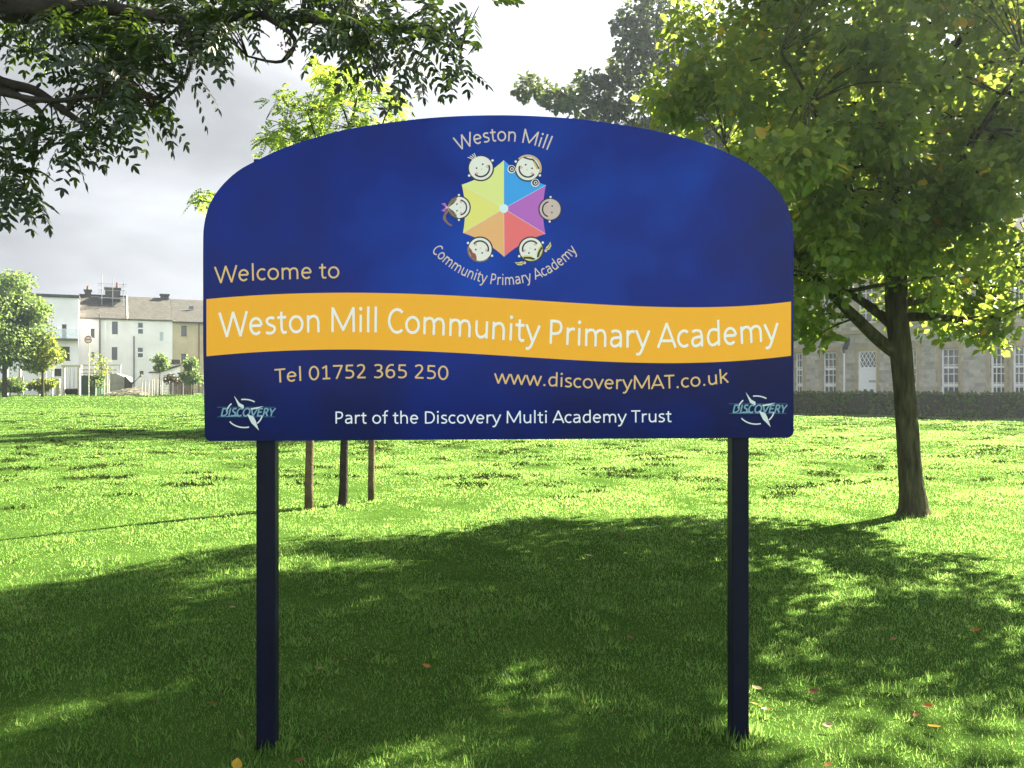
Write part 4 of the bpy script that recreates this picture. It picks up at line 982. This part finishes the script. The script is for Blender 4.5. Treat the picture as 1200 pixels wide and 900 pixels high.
GOLD = mat('print_gold', (.92, .41, .022), .35, .2)
TEXTGOLD = mat('print_pale_gold', (.72, .46, .20), .35, .2)
PINKISH = mat('print_pale_tan', (.62, .50, .44), .35, .4)
WHITE = mat('print_white', (.88, .82, .79), .35, .2)
WHITE2 = mat('print_cool_white', (.78, .77, .88), .35, .2)
LAY = [.0]
class Art:
    """flat printed artwork on the sign face, drawn in photograph pixels and laid in thin layers"""
    def __init__(s): s.mb = MB(); s.z = .0008
    def poly(s, pts, mi=0, dz=.00005):
        s.z += dz; q = [S(x, y) for x, y in pts]
        ar = sum(q[i][0]*q[(i+1) % len(q)][1]-q[(i+1) % len(q)][0]*q[i][1] for i in range(len(q)))
        if ar < 0: q = q[::-1]
        s.mb.add([(u, -s.z, z) for u, z in q], [tuple(range(len(q)))], mi)
    def ribbon(s, pts, w, mi=0, closed=False, taper=None):
        s.z += .00005; p = [np.array(a, float) for a in pts]; n = len(p); Lf = []; Rt = []
        for i in range(n):
            a = p[(i-1) % n] if (closed or i > 0) else p[i]; b = p[(i+1) % n] if (closed or i < n-1) else p[i]
            d1 = p[i]-a; d2 = b-p[i]
            n1 = np.array((-d1[1], d1[0])); n2 = np.array((-d2[1], d2[0]))
            l1 = np.linalg.norm(n1); l2 = np.linalg.norm(n2)
            n1 = n1/l1 if l1 > 1e-9 else None; n2 = n2/l2 if l2 > 1e-9 else None
            if n1 is None: n1 = n2
            if n2 is None: n2 = n1
            mdir = n1+n2; ml = np.linalg.norm(mdir); mdir = mdir/ml if ml > 1e-6 else n1
            k = min(1/max(abs(mdir.dot(n1)), .35), 2.2); h = w/2*(taper[i] if taper is not None else 1)
            Lf.append(p[i]+mdir*h*k); Rt.append(p[i]-mdir*h*k)
        m = n if closed else n-1
        q = [S(*a) for a in Lf+Rt]
        # make every face look at the viewer
        fs = []
        for i in range(m):
            j = (i+1) % n; f = [i, j, n+j, n+i]
            ar = sum(q[f[a]][0]*q[f[(a+1) % 4]][1]-q[f[(a+1) % 4]][0]*q[f[a]][1] for a in range(4))
            fs.append(tuple(f if ar > 0 else f[::-1]))
        s.mb.add([(u, -s.z, z) for u, z in q], fs, mi)
    def disc(s, c, r, mi=0, n=28, sy=1.0):
        s.poly([(c[0]+r*math.cos(2*math.pi*i/n), c[1]+r*sy*math.sin(2*math.pi*i/n)) for i in range(n)], mi)
    def ring(s, c, r, w, mi=0, a0=0, a1=360, n=36, rot=0, sy=1.0):
        cl = a1-a0 >= 360; pts = []
        for i in range(n if cl else n+1):
            a = R(a0+(a1-a0)*i/n); x, y = r*math.cos(a), r*sy*math.sin(a); pts.append((c[0]+x*math.cos(R(rot))-y*math.sin(R(rot)), c[1]+x*math.sin(R(rot))+y*math.cos(R(rot))))
        s.ribbon(pts, w, mi, cl)
    def build(s, name, mats, parent): return s.mb.build(name, mats, parent)

# --- a plain humanist stroke alphabet (units: 1000 per em; 'l' straight, 's' curved, 'd' dot)
def ell(cx, cy, rx, ry, a0, a1, n=22): return ('l', [(cx+rx*math.cos(R(a0+(a1-a0)*i/n)), cy+ry*math.sin(R(a0+(a1-a0)*i/n))) for i in range(n+1)])
GL = {
 'o': (527, [ell(263, 233, 190, 207, 0, 360)]), 'c': (423, [ell(252, 233, 184, 207, 50, 310)]),
 'e': (498, [('l', [(78, 246), (418, 246)]), ell(250, 233, 172, 207, 4, 315)]),
 'n': (525, [('l', [(105, 0), (105, 466)]), ('s', [(105, 330), (170, 402), (265, 436), (365, 405), (415, 290), (418, 150), (418, 0)])]),
 'h': (525, [('l', [(105, 0), (105, 690)]), ('s', [(105, 330), (170, 402), (265, 436), (365, 405), (415, 290), (418, 150), (418, 0)])]),
 'm': (799, [('l', [(105, 0), (105, 466)]), ('s', [(105, 335), (165, 405), (245, 436), (345, 405), (392, 290), (394, 150), (394, 0)]), ('s', [(394, 335), (455, 405), (540, 436), (640, 405), (688, 290), (690, 150), (690, 0)])]),
 'u': (525, [('s', [(103, 466), (103, 316), (106, 176), (155, 62), (255, 28), (350, 65), (418, 140)]), ('l', [(420, 466), (420, 0)])]),
 'd': (525, [('l', [(418, 0), (418, 690)]), ('s', [(418, 385), (340, 432), (255, 438), (150, 400), (82, 230), (140, 65), (240, 28), (330, 60), (418, 130)])]),
 'a': (479, [('s', [(80, 398), (150, 430), (230, 438), (330, 405), (372, 300), (374, 180), (374, 0)]), ('s', [(374, 262), (250, 260), (120, 225), (78, 130), (115, 50), (195, 27), (290, 60), (374, 140)])]),
 's': (391, [('s', [(325, 412), (220, 438), (115, 405), (88, 335), (140, 268), (220, 232), (305, 190), (325, 112), (262, 42), (165, 26), (55, 52)])]),
 't': (335, [('s', [(148, 585), (148, 430), (148, 250), (150, 130), (180, 45), (240, 28), (305, 38)]), ('l', [(22, 432), (300, 432)])]),
 'r': (349, [('l', [(105, 0), (105, 466)]), ('s', [(105, 310), (160, 395), (235, 434), (325, 424)])]),
 'y': (453, [('l', [(25, 466), (230, 6)]), ('s', [(430, 466), (330, 235), (228, 0), (165, -120), (110, -168), (25, -165)])]),
 'v': (452, [('l', [(25, 466), (226, 0), (427, 466)])]), 'w': (715, [('l', [(25, 466), (192, 0), (357, 450), (523, 0), (690, 466)])]),
 'k': (455, [('l', [(105, 0), (105, 690)]), ('l', [(405, 466), (115, 228)]), ('l', [(205, 300), (430, 0)])]),
 'f': (305, [('s', [(315, 668), (240, 672), (170, 625), (150, 520), (148, 380), (148, 180), (148, 0)]), ('l', [(22, 432), (285, 432)])]),
 'i': (229, [('l', [(115, 0), (115, 466)]), ('d', [(115, 622)])]), 'l': (229, [('l', [(115, 0), (115, 690)])]),
 'W': (890, [('l', [(22, 644), (235, 0), (445, 630), (655, 0), (868, 644)])]), 'M': (855, [('l', [(100, 0), (112, 644), (428, 60), (745, 644), (757, 0)])]),
 'C': (533, [ell(318, 322, 245, 305, 48, 312)]), 'P': (517, [('l', [(110, 0), (110, 644)]), ('s', [(110, 610), (250, 610), (375, 575), (420, 455), (370, 325), (245, 278), (110, 278)])]),
 'A': (579, [('l', [(18, 0), (290, 644), (561, 0)]), ('l', [(112, 185), (468, 185)])]), 'T': (487, [('l', [(12, 610), (475, 610)]), ('l', [(243, 0), (243, 610)])]),
 'D': (615, [('l', [(110, 0), (110, 644)]), ('s', [(110, 610), (250, 610), (410, 575), (525, 420), (525, 215), (410, 70), (250, 34), (110, 34)])]),
 '0': (507, [ell(253, 322, 184, 302, 0, 360)]), '1': (507, [('l', [(105, 520), (275, 622), (275, 34)]), ('l', [(110, 34), (435, 34)])]), '7': (507, [('l', [(55, 610), (440, 610), (195, 0)])]),
 '5': (507, [('l', [(408, 610), (135, 610), (120, 350)]), ('s', [(120, 358), (230, 376), (365, 330), (415, 205), (370, 85), (240, 30), (80, 50)])]),
 '2': (507, [('s', [(75, 560), (190, 622), (315, 605), (372, 490), (325, 345), (200, 185), (78, 36)]), ('l', [(78, 34), (435, 34)])]),
 '3': (507, [('s', [(85, 585), (220, 622), (350, 585), (380, 480), (320, 375), (185, 340)]), ('s', [(185, 340), (345, 305), (412, 190), (355, 75), (220, 28), (65, 55)])]),
 '6': (507, [('s', [(395, 600), (300, 622), (185, 570), (105, 430), (85, 250), (125, 90), (250, 28), (375, 80), (420, 205), (375, 335), (260, 378), (150, 335), (92, 220)])]),
 '.': (252, [('d', [(126, 38)])]), ' ': (226, []),
 'I': (252, [('l', [(126, 0), (126, 644)])]), 'S': (459, [('s', [(390, 585), (265, 618), (135, 575), (105, 480), (165, 385), (260, 330), (360, 265), (390, 155), (310, 50), (190, 28), (60, 65)])]),
 'O': (662, [ell(331, 322, 268, 305, 0, 360)]), 'V': (567, [('l', [(18, 644), (283, 0), (549, 644)])]), 'E': (488, [('l', [(430, 610), (112, 610), (112, 34), (430, 34)]), ('l', [(112, 335), (395, 335)])]),
 'R': (543, [('l', [(110, 0), (110, 644)]), ('s', [(110, 610), (250, 610), (365, 575), (405, 465), (360, 345), (245, 300), (110, 300)]), ('l', [(255, 300), (370, 170), (480, 0)])]),
 'Y': (487, [('l', [(15, 644), (243, 285), (472, 644)]), ('l', [(243, 285), (243, 0)])]),
}
def lettering(art, body, put, wid=78, mi=0):
    """put(x, y) maps text units (x along the line in em/1000, y up) to photograph pixels; returns the total advance via put.scale"""
    x = 0
    for ch in body:
        adv, strokes = GL[ch]
        parts_ = []
        for kind, pts in strokes:
            if kind == 'l' and 2 < len(pts) < 8:      # sharp corners: one bar per stroke, run a little past the joint
                for a, b in zip(pts[:-1], pts[1:]):
                    d = np.array(b, float)-np.array(a, float); d = d/np.linalg.norm(d)*wid*.22
                    parts_.append(('l', [tuple(np.array(a)-(d if a != pts[0] else 0*d)), tuple(np.array(b)+(d if b != pts[-1] else 0*d))]))
            else: parts_.append((kind, pts))
        for kind, pts in parts_:
            if kind == 'd':
                cx, cy = pts[0]; r = 52
                art.poly([put(x+cx+r*math.cos(i*math.pi/6), cy+r*math.sin(i*math.pi/6)) for i in range(12)], mi); continue
            if kind == 's': pts = [tuple(p) for p in smooth_pts(pts, 6)]
            # build the ribbon in text units, then map every edge point
            p = [np.array(a, float) for a in pts]; n = len(p); Lf = []; Rt = []
            closed = n > 3 and np.linalg.norm(p[0]-p[-1]) < 1
            for i in range(n):
                a = p[i-1] if i > 0 else (p[-2] if closed else p[i]); b = p[i+1] if i < n-1 else (p[1] if closed else p[i])
                d1 = p[i]-a; d2 = b-p[i]; l1 = np.linalg.norm(d1); l2 = np.linalg.norm(d2)
                n1 = np.array((-d1[1], d1[0]))/l1 if l1 > 1e-9 else None; n2 = np.array((-d2[1], d2[0]))/l2 if l2 > 1e-9 else None
                if n1 is None: n1 = n2
                if n2 is None: n2 = n1
                md = n1+n2; ml = np.linalg.norm(md); md = md/ml if ml > 1e-6 else n1; k = min(1/max(abs(md.dot(n1)), .3), 1.9)
                Lf.append(p[i]+md*wid/2*k); Rt.append(p[i]-md*wid/2*k)
            art.z += .00005
            q = [S(*put(x+a[0], a[1])) for a in Lf+Rt]; fs = []
            for i in range(n-1):
                f = [i, i+1, n+i+1, n+i]; ar = sum(q[f[a]][0]*q[f[(a+1) % 4]][1]-q[f[(a+1) % 4]][0]*q[f[a]][1] for a in range(4)); fs.append(tuple(f if ar > 0 else f[::-1]))
            art.mb.add([(u, -art.z, z) for u, z in q], fs, mi)
        x += adv
        if art.z > .0016: art.z = .0009
    return x
def advance(body): return sum(GL[c][0] for c in body)
def interp(xs, ys):
    return lambda x: float(np.interp(x, xs, ys))
def poly_interp(pts, deg=5):
    xs = np.array([p[0] for p in pts]); ys = np.array([p[1] for p in pts]); c = xs.mean(); s = (xs.max()-xs.min())/2
    co = np.polyfit((xs-c)/s, ys, min(deg, len(pts)-1)); return lambda x: float(np.polyval(co, (x-c)/s))
def line(body, x0, x1, base, em, m, wid=78, tilt=.5, parent=None):
    art = Art(); A_ = advance(body); k = (x1-x0)/A_; f = poly_interp(base)
    def put(x, y):
        px = x0+x*k; sl = (f(px+2)-f(px-2))/4
        return (px+tilt*sl*y*em/1000, f(px)-y*em/1000)
    lettering(art, body, put, wid)
    return art.build('lettering', m, parent or sign_root)

# gold band
TOPB = poly_interp([(243, 350.5), (300, 346), (350, 344), (400, 343), (450, 343.3), (500, 345), (560, 348), (600, 350.2), (660, 354), (700, 356.5), (760, 359.3), (800, 360.2), (860, 359), (926, 353.5)], 6)
BOTB = poly_interp([(243, 417.5), (300, 412.5), (350, 410.7), (400, 409.7), (450, 410), (500, 411.5), (560, 415), (600, 417.5), (660, 421.3), (700, 423.2), (760, 425.3), (800, 425.3), (860, 423.3), (926, 417)], 6)
ba = Art(); ba.z = .0004
xs = np.linspace(242, 927, 70); q = [S(x, TOPB(x)) for x in xs]+[S(x, BOTB(x)) for x in xs]; n = len(xs)
ba.mb.add([(u, -.0004, z) for u, z in q], [(n+i, n+i+1, i+1, i) for i in range(n-1)]); ba.build('gold_band', GOLD, sign_root)

line('Welcome to', 252, 399, [(258, 331.3), (293, 329), (340, 327.3), (395, 326)], 29.5, TEXTGOLD, 70)
line('Weston Mill Community Primary Academy', 257, 913, [(264, 394.5), (305, 392), (340, 390.5), (378, 389.5), (420, 389.3), (450, 389.8), (475, 390.8), (530, 394.3), (570, 396.7), (620, 400.5), (655, 403.2), (690, 406), (730, 407.7), (780, 407.7), (825, 406), (860, 403.5), (885, 401.5), (908, 399.5)], 44, WHITE, 76)
line('Tel 01752 365 250', 322, 526, [(327, 448.3), (352, 446.3), (380, 444.6), (425, 443.2), (475, 443.2), (520, 445)], 25, TEXTGOLD, 76)
line('www.discoveryMAT.co.uk', 579, 854, [(588, 449.3), (630, 451.7), (670, 454), (705, 455.5), (755, 456), (785, 455.2), (818, 452.7), (850, 448.8)], 24.5, TEXTGOLD, 76)
line('Part of the Discovery Multi Academy Trust', 391.5, 787.5, [(393, 496.4), (590, 496), (787, 494.6)], 22, WHITE2, 74)

# --- emblem: six-sided umbrella with children's faces and the words round it
def emblem():
    um = [mat('print_'+n, c, .35, .4) for n, c in (('blue_segment', (.010, .30, .78)), ('purple_segment', (.44, .10, .50)), ('red_segment', (.82, .13, .14)), ('orange_segment', (.80, .40, .15)), ('yellow_segment', (.76, .68, .16)), ('lime_segment', (.72, .72, .24)), ('hub', (.66, .78, .86)))]
    c = (590.4, 244.5); V = [(590.4, 187.8), (639.8, 217), (639.1, 274.2), (590.8, 301), (542.5, 273), (541.1, 216.5)]
    a = Art(); cent = np.array(c)
    for i in range(6):
        p, q = np.array(V[i]), np.array(V[(i+1) % 6]); mid = (p+q)/2; b = mid+(cent-mid)*.13
        edge = [tuple((1-t)**2*p+2*t*(1-t)*b+t*t*q) for t in np.linspace(0, 1, 9)]
        a.poly([c]+edge, i)
    for i in range(6): a.ribbon([c, V[i]], .35, 6)
    a.disc(c, 5.2, 6)
    e = a.build('emblem', um, sign_root)
    skin = mat('print_face', (.78, .73, .70), .35, .4); pink = mat('print_pinkish_face', (.56, .42, .40), .35, .4); ink = mat('print_ink', (.02, .02, .035), .4); cheek = mat('print_cheek', (.74, .42, .42), .4)
    brown = mat('print_brown', (.22, .13, .10), .4); blond = mat('print_blond', (.66, .60, .20), .4); sandy = mat('print_sandy', (.66, .42, .20), .4); bow = mat('print_bow', (.40, .12, .45), .4); red = mat('print_red_hair', (.30, .07, .06), .4)
    mats = [skin, ink, cheek, brown, blond, sandy, bow, red, pink]
    def face(cx, cy, r, rot, kind):
        # face drawn upright (chin toward +y in its own axes), then turned by rot degrees
        f = Art(); f.z = .0016; co, si = math.cos(R(rot)), math.sin(R(rot))
        T = lambda x, y: (cx+(x*co-y*si)*r, cy+(x*si+y*co)*r)
        D_ = lambda x, y, rr, mi, sy=1: f.poly([T(x+rr*math.cos(i*math.pi/8), y+rr*sy*math.sin(i*math.pi/8)) for i in range(16)], mi)
        St = lambda pts, w, mi: f.ribbon([T(*p) for p in smooth_pts(pts, 5)], w*r, mi)
        f.disc(T(0, 0), r*1.09, 1); f.disc(T(0, 0), r*.97, 8 if kind == 'pink' else 0)
        for sx in (-1, 1): D_(sx*1.14, .0, .10, 0)
        D_(-.30, -.18, .075, 1); D_(.30, -.18, .075, 1)
        D_(-.56, .2, .17, 2, .8); D_(.56, .2, .17, 2, .8)
        f.ribbon([T(.68*math.cos(R(t)), .62*math.sin(R(t))+.08) for t in np.linspace(8, 172, 18)], .13*r, 1)
        D_(0, .12, .06, 2)
        if kind == 'tuft':
            for k in (-.35, -.15, .05, .22): St([(k*.5, -.92), (k*.8, -1.15), (k*1.1-.05, -1.32)], .06, 0)
            for k in (-.25, -.05, .14): St([(k*.5, -.95), (k*.8, -1.15), (k*1.1-.05, -1.28)], .05, 1)
        if kind == 'curl':
            f.ribbon([T(1.06*math.cos(R(t)), 1.06*math.sin(R(t))) for t in np.linspace(195, 350, 18)], .15*r, 5)
            St([(-.75, -.62), (-.3, -.72), (.05, -.86)], .13, 1); St([(.05, -.82), (.4, -.66), (.8, -.42)], .15, 1); St([(.12, -.72), (.42, -.55), (.72, -.34)], .14, 5)
            for sx in (-1, 1):
                D_(sx*1.12, .72, .34, 0); D_(sx*1.12, .70, .27, 1); D_(sx*1.12+.02, .70, .15, 0); D_(sx*1.12+.02, .70, .09, 1)
        if kind == 'bow':
            f.poly([T(*p) for p in [(-.97, -.1), (-.7, -.3), (-.25, -.62), (.0, -.95), (-.5, -.86), (-.85, -.5)]], 3); f.poly([T(*p) for p in [(.97, -.1), (.7, -.3), (.25, -.62), (.0, -.95), (.5, -.86), (.85, -.5)]], 3)
            for s_ in (-1, 1):
                for k in (0, .14): St([(s_*(.9-k), -.2), (s_*(.6-k), -.42), (s_*(.2), -.72)], .05, 1)
            for k in range(4): St([(-.2-.05*k, -1.0), (-.6-.12*k, -1.25-.05*k), (-1.15-.12*k, -1.25+.1*k), (-1.5-.05*k, -1.0+.12*k)], .15, 3)
            f.poly([T(*p) for p in [(.0, -1.02), (-.42, -1.32), (-.3, -1.62), (.02, -1.18)]], 6); f.poly([T(*p) for p in [(.0, -1.02), (.42, -1.25), (.36, -1.62), (.0, -1.18)]], 6); D_(0, -1.1, .12, 2)
        if kind == 'fringe':
            f.poly([T(*p) for p in [(-.2, -.98), (.3, -.93), (.75, -.6), (.93, -.25), (.6, -.36), (.42, -.52), (.18, -.5), (-.02, -.66)]], 7)
            f.ribbon([T(1.04*math.cos(R(t)), 1.04*math.sin(R(t))) for t in np.linspace(200, 345, 16)], .08*r, 3)
        if kind == 'plaits':
            for s_ in (-1, 1):
                f.poly([T(s_*x, y) for x, y in [(.03, -.97), (.5, -.84), (.85, -.5), (.96, -.12), (.62, -.2), (.25, -.5)]], 4)
                for k in (0, .22, .42): St([(s_*(.10+.35*k), -.86), (s_*(.42+.3*k), -.52-.1*k), (s_*(.88), -.26-.3*k)], .06, 1)
                f.poly([T(s_*x, y) for x, y in [(1.0, -.62), (1.3, -.78), (1.62, -.6), (1.72, -.25), (1.45, -.42), (1.2, -.48)]], 4); St([(s_*1.05, -.6), (s_*1.35, -.62), (s_*1.62, -.4)], .05, 1); D_(s_*1.02, -.72, .12, 2)
        return f.build('face', mats, e)
    face(563.5, 197, 14.3, -33, 'tuft'); face(618.5, 197.5, 14.3, 30, 'curl'); face(644.6, 245.3, 12.6, 92, 'pink')
    face(622.2, 292.3, 14, 150, 'plaits'); face(562.5, 292.3, 14, 208, 'fringe'); face(537.8, 243.2, 12.8, -90, 'bow')
    # words round the emblem
    def arc(body, cx, cy, rad, a_mid, span, em, up, wid):
        art = Art(); A_ = advance(body); k = span/A_
        def put(x, y):
            if up: a = R(a_mid-span/2+x*k); rr = rad+y*em/1000; return (cx+rr*math.sin(a), cy-rr*math.cos(a))
            a = R(a_mid-span/2+x*k); rr = rad-y*em/1000; return (cx+rr*math.sin(a), cy+rr*math.cos(a))
        lettering(art, body, put, wid); return art.build('lettering', PINKISH, sign_root)
    arc('Weston Mill', 590, 300, 134.5, 0, 46.5, 25, True, 74)
    arc('Community Primary Academy', 591, 223, 111, 0, 101, 19.5, False, 80)
emblem()

# --- two small compass badges
def badge(cx, cy):
    a = Art(); sil = 0; teal = 1; pale = 2
    mats = [mat('print_silver', (.62, .66, .68), .3, .5), mat('print_teal', (.025, .11, .20), .35), mat('print_pale_teal', (.16, .32, .42), .35)]
    T = lambda x, y: (cx+x, cy+y)
    for y in (-6.3, 5.0): a.ribbon([T(-32, y), T(36, y)], .7, 1)
    for a0, a1 in ((187, 224), (260, 305), (8, 45), (75, 145)):
        a.ribbon([T(21*math.cos(R(t)), 1+16.5*math.sin(R(t))) for t in np.linspace(a0, a1, 12)], 1.5, 0)
    a.poly([T(-12.3, -20), (T(-5.5, -11)), T(-.8, -8.6), T(-.8, -4.6), T(-7, -7.5)], 0); a.poly([T(3, 1.8), T(10.5, 4.5), T(13, 9), T(17, 21), T(8, 12)], 0)
    a.poly([T(7, -5), T(22.5, -7.6), T(16, -4.8), T(8, -3.2)], 0); a.poly([T(-24, 5), T(-10, 2.2), T(-4, 4.2), T(-14, 4.6)], 2)
    k = 63/advance('DISCOVERY'); a2 = Art(); a2.z = .0017
    lettering(a2, 'DISCOVERY', lambda x, y: T(-28.5+x*k+y*.0034, 4.2-y*.0145), 125, 0)
    b = a.build('compass_badge', mats, sign_root); a2.build('lettering', mats[2], b)
    return b
badge(286.5, 483.5); badge(886, 479.5)

def posts():
    pm = mat('post_paint', (.004, .005, .016), .45, .12, var=.12, vscale=4, bump=.08, bscale=60)
    def at_depth(px, d):
        f = Frame(SF.A+SF.n*d, SF.B+SF.n*d); return f.hit(px, 600)[0]
    for (u0, u1), tp in (((at_depth(300, TH+.003), at_depth(327, TH+.085)), 200), ((at_depth(852, TH+.085), at_depth(878, TH+.003)), 200)):
        zt = S(590, tp)[1]; w = SF.world((u0+u1)/2, .06); zb = gzf(w.x, w.y)
        m = MB(); m.box(u0, u1, TH+.003, TH+.085, zb-.25, zt); m.build('post', pm, sign_root, bevel=.006)
    # channel rails that hold the panel, on its back
    rl = MB()
    for py in (250, 470):
        z = S(590, py)[1]; rl.box(S(262, py)[0], S(300, py)[0]-.004, TH+.003, TH+.05, z-.03, z+.03); rl.box(S(327, py)[0]+.004, S(852, py)[0]-.004, TH+.003, TH+.05, z-.03, z+.03); rl.box(S(878, py)[0]+.004, S(908, py)[0], TH+.003, TH+.05, z-.03, z+.03)
    rl.build('fixing_rail', pm, sign_root)
    u, z = S(300, 189); bk = MB(); bk.box(u-.012, u+.028, .004, TH+.03, z-.02, z+.012); bk.build('clip', pm, sign_root, bevel=.004)
posts()

# ------------------------------------------------------------------ fallen leaves
YE, OR, TA, RE = (.50, .33, .03), (.34, .14, .025), (.34, .26, .15), (.20, .07, .03)
FL = [(277, 893, YE, .075, 'yellow leaf on dark grass below and left of the left signpost'), (250, 822, OR, .06, 'orange leaf on dark grass left of the left signpost'), (449, 665, TA, .06, 'tan leaf on shaded grass below the thin stakes'),
      (222, 703, TA, .055, 'tan leaf on grass left of the left signpost, halfway up'), (617, 717, OR, .05, 'orange leaf lying mid lawn under the middle of the sign'), (738, 743, RE, .05, 'reddish leaf in deep shade left of the right signpost'),
      (727, 632, RE, .09, 'brownish red leaf near the shadow edge, left of the right signpost'), (887, 803, TA, .06, 'pale curled leaf just right of the right signpost'), (954, 807, RE, .07, 'red-brown leaf right of the right signpost foot'),
      (1019, 773, RE, .06, 'reddish leaf in the right-hand shadow, above the orange pair'), (1047, 747, OR, .06, 'orange leaf at the shadow edge far right'), (1095, 847, YE, .07, 'bright yellow leaf on sunlit grass at lower right'),
      (1087, 823, OR, .05, 'orange leaf just above the bright yellow leaf'), (1074, 834, OR, .05, 'small orange leaf left of the bright yellow leaf'), (970, 846, TA, .05, 'pale leaf on grass right of the signpost foot, lower right'),
      (971, 892, OR, .06, 'orange leaf at the bottom edge, right of the right signpost'), (898, 828, OR, .05, 'orange leaf on the bright tuft beside the right signpost'), (884, 821, YE, .045, 'yellow leaf touching the bright tuft by the right signpost'),
      (595, 831, OR, .045, 'small orange leaf in dark grass at bottom centre'), (500, 778, OR, .05, 'dull orange leaf in shade between the posts, upper of two'), (375, 782, OR, .05, 'orange leaf right of the left signpost'),
      (405, 772, OR, .045, 'faint orange leaf right of the left signpost, further of two'), (941, 633, TA, .08, 'pale leaf near the long trunk shadow on the right'), (351, 887, RE, .045, 'tiny red leaf at the bottom edge right of the left signpost'),
      (273, 713, TA, .05, 'pale leaf beside the left signpost, halfway up'), (1143, 737, OR, .06, 'orange leaf on sunlit grass at the far right'), (690, 655, TA, .07, 'tan leaf in the middle of the lawn shadow'), (361, 790, TA, .045, 'pale leaf near the left signpost foot')]
for k, (px, py, colr, size, lab) in enumerate(FL):
    rr = random.Random(k+40); D = CAMZ/((py-450)/1000); x = (px-600)/1000*D; m = MB(); s = size*1.05; cur = rr.uniform(.15, .45)
    prof = [(-.5, 0), (-.36, .17), (-.1, .30), (.15, .27), (.36, .14), (.5, 0)]
    mid = [(a*s, 0, cur*s*(a*a)*1.4) for a, _ in prof]; lf = [(a*s, b*s, cur*s*(a*a*1.4+b*.8)) for a, b in prof]; rt = [(a*s, -b*s, cur*s*(a*a*1.4+b*1.0)) for a, b in prof]
    vs = mid+lf[1:-1]+rt[1:-1]; fs = []
    for i in range(5):
        L0 = mid_i = i; 
        def l(j): return j if j in (0, 5) else 6+j-1
        def r_(j): return j if j in (0, 5) else 10+j-1
        a_ = [i, i+1, l(i+1), l(i)]; b_ = [i+1, i, r_(i), r_(i+1)]
        for f in (a_, b_):
            g_ = []
            for v in f:
                if v not in g_: g_.append(v)
            if len(g_) > 2: fs.append(tuple(g_))
    m.add(vs, fs); m.tube([(-.5*s, 0, cur*s*.35), (-.8*s, .05*s, cur*s*.5)], .0012, 4)
    key = 'dry_leaf_%d' % (YE, OR, TA, RE).index(colr)
    if key not in M: M[key] = leafmat(key, [colr, tuple(v*.8 for v in colr)], [colr, colr], trans=.3)
    o = m.build('fallen_leaf', M[key]); o.location = (x, D, gzf(x, D)+.033); o.rotation_euler = (rr.uniform(-.5, .5), rr.uniform(-.3, .3), rr.uniform(0, 6.28)); tag(o, lab, 'leaf', 'fallen leaves on the lawn')

# ------------------------------------------------------------------ air
def haze():
    m = bpy.data.materials.new('haze_air'); m.use_nodes = True; t = m.node_tree
    for n in list(t.nodes):
        if n.type != 'OUTPUT_MATERIAL': t.nodes.remove(n)
    v = nd(t, 'ShaderNodeVolumePrincipled'); v.inputs['Color'].default_value = (.72, .84, 1, 1); v.inputs['Density'].default_value = .001; v.inputs['Anisotropy'].default_value = .86
    t.links.new(v.outputs[0], t.nodes['Material Output'].inputs['Volume'])
    o = MB().box(-110, 110, -12, 150, -1.6, 28).build('haze', m); tag(o, kind='stuff')
haze()
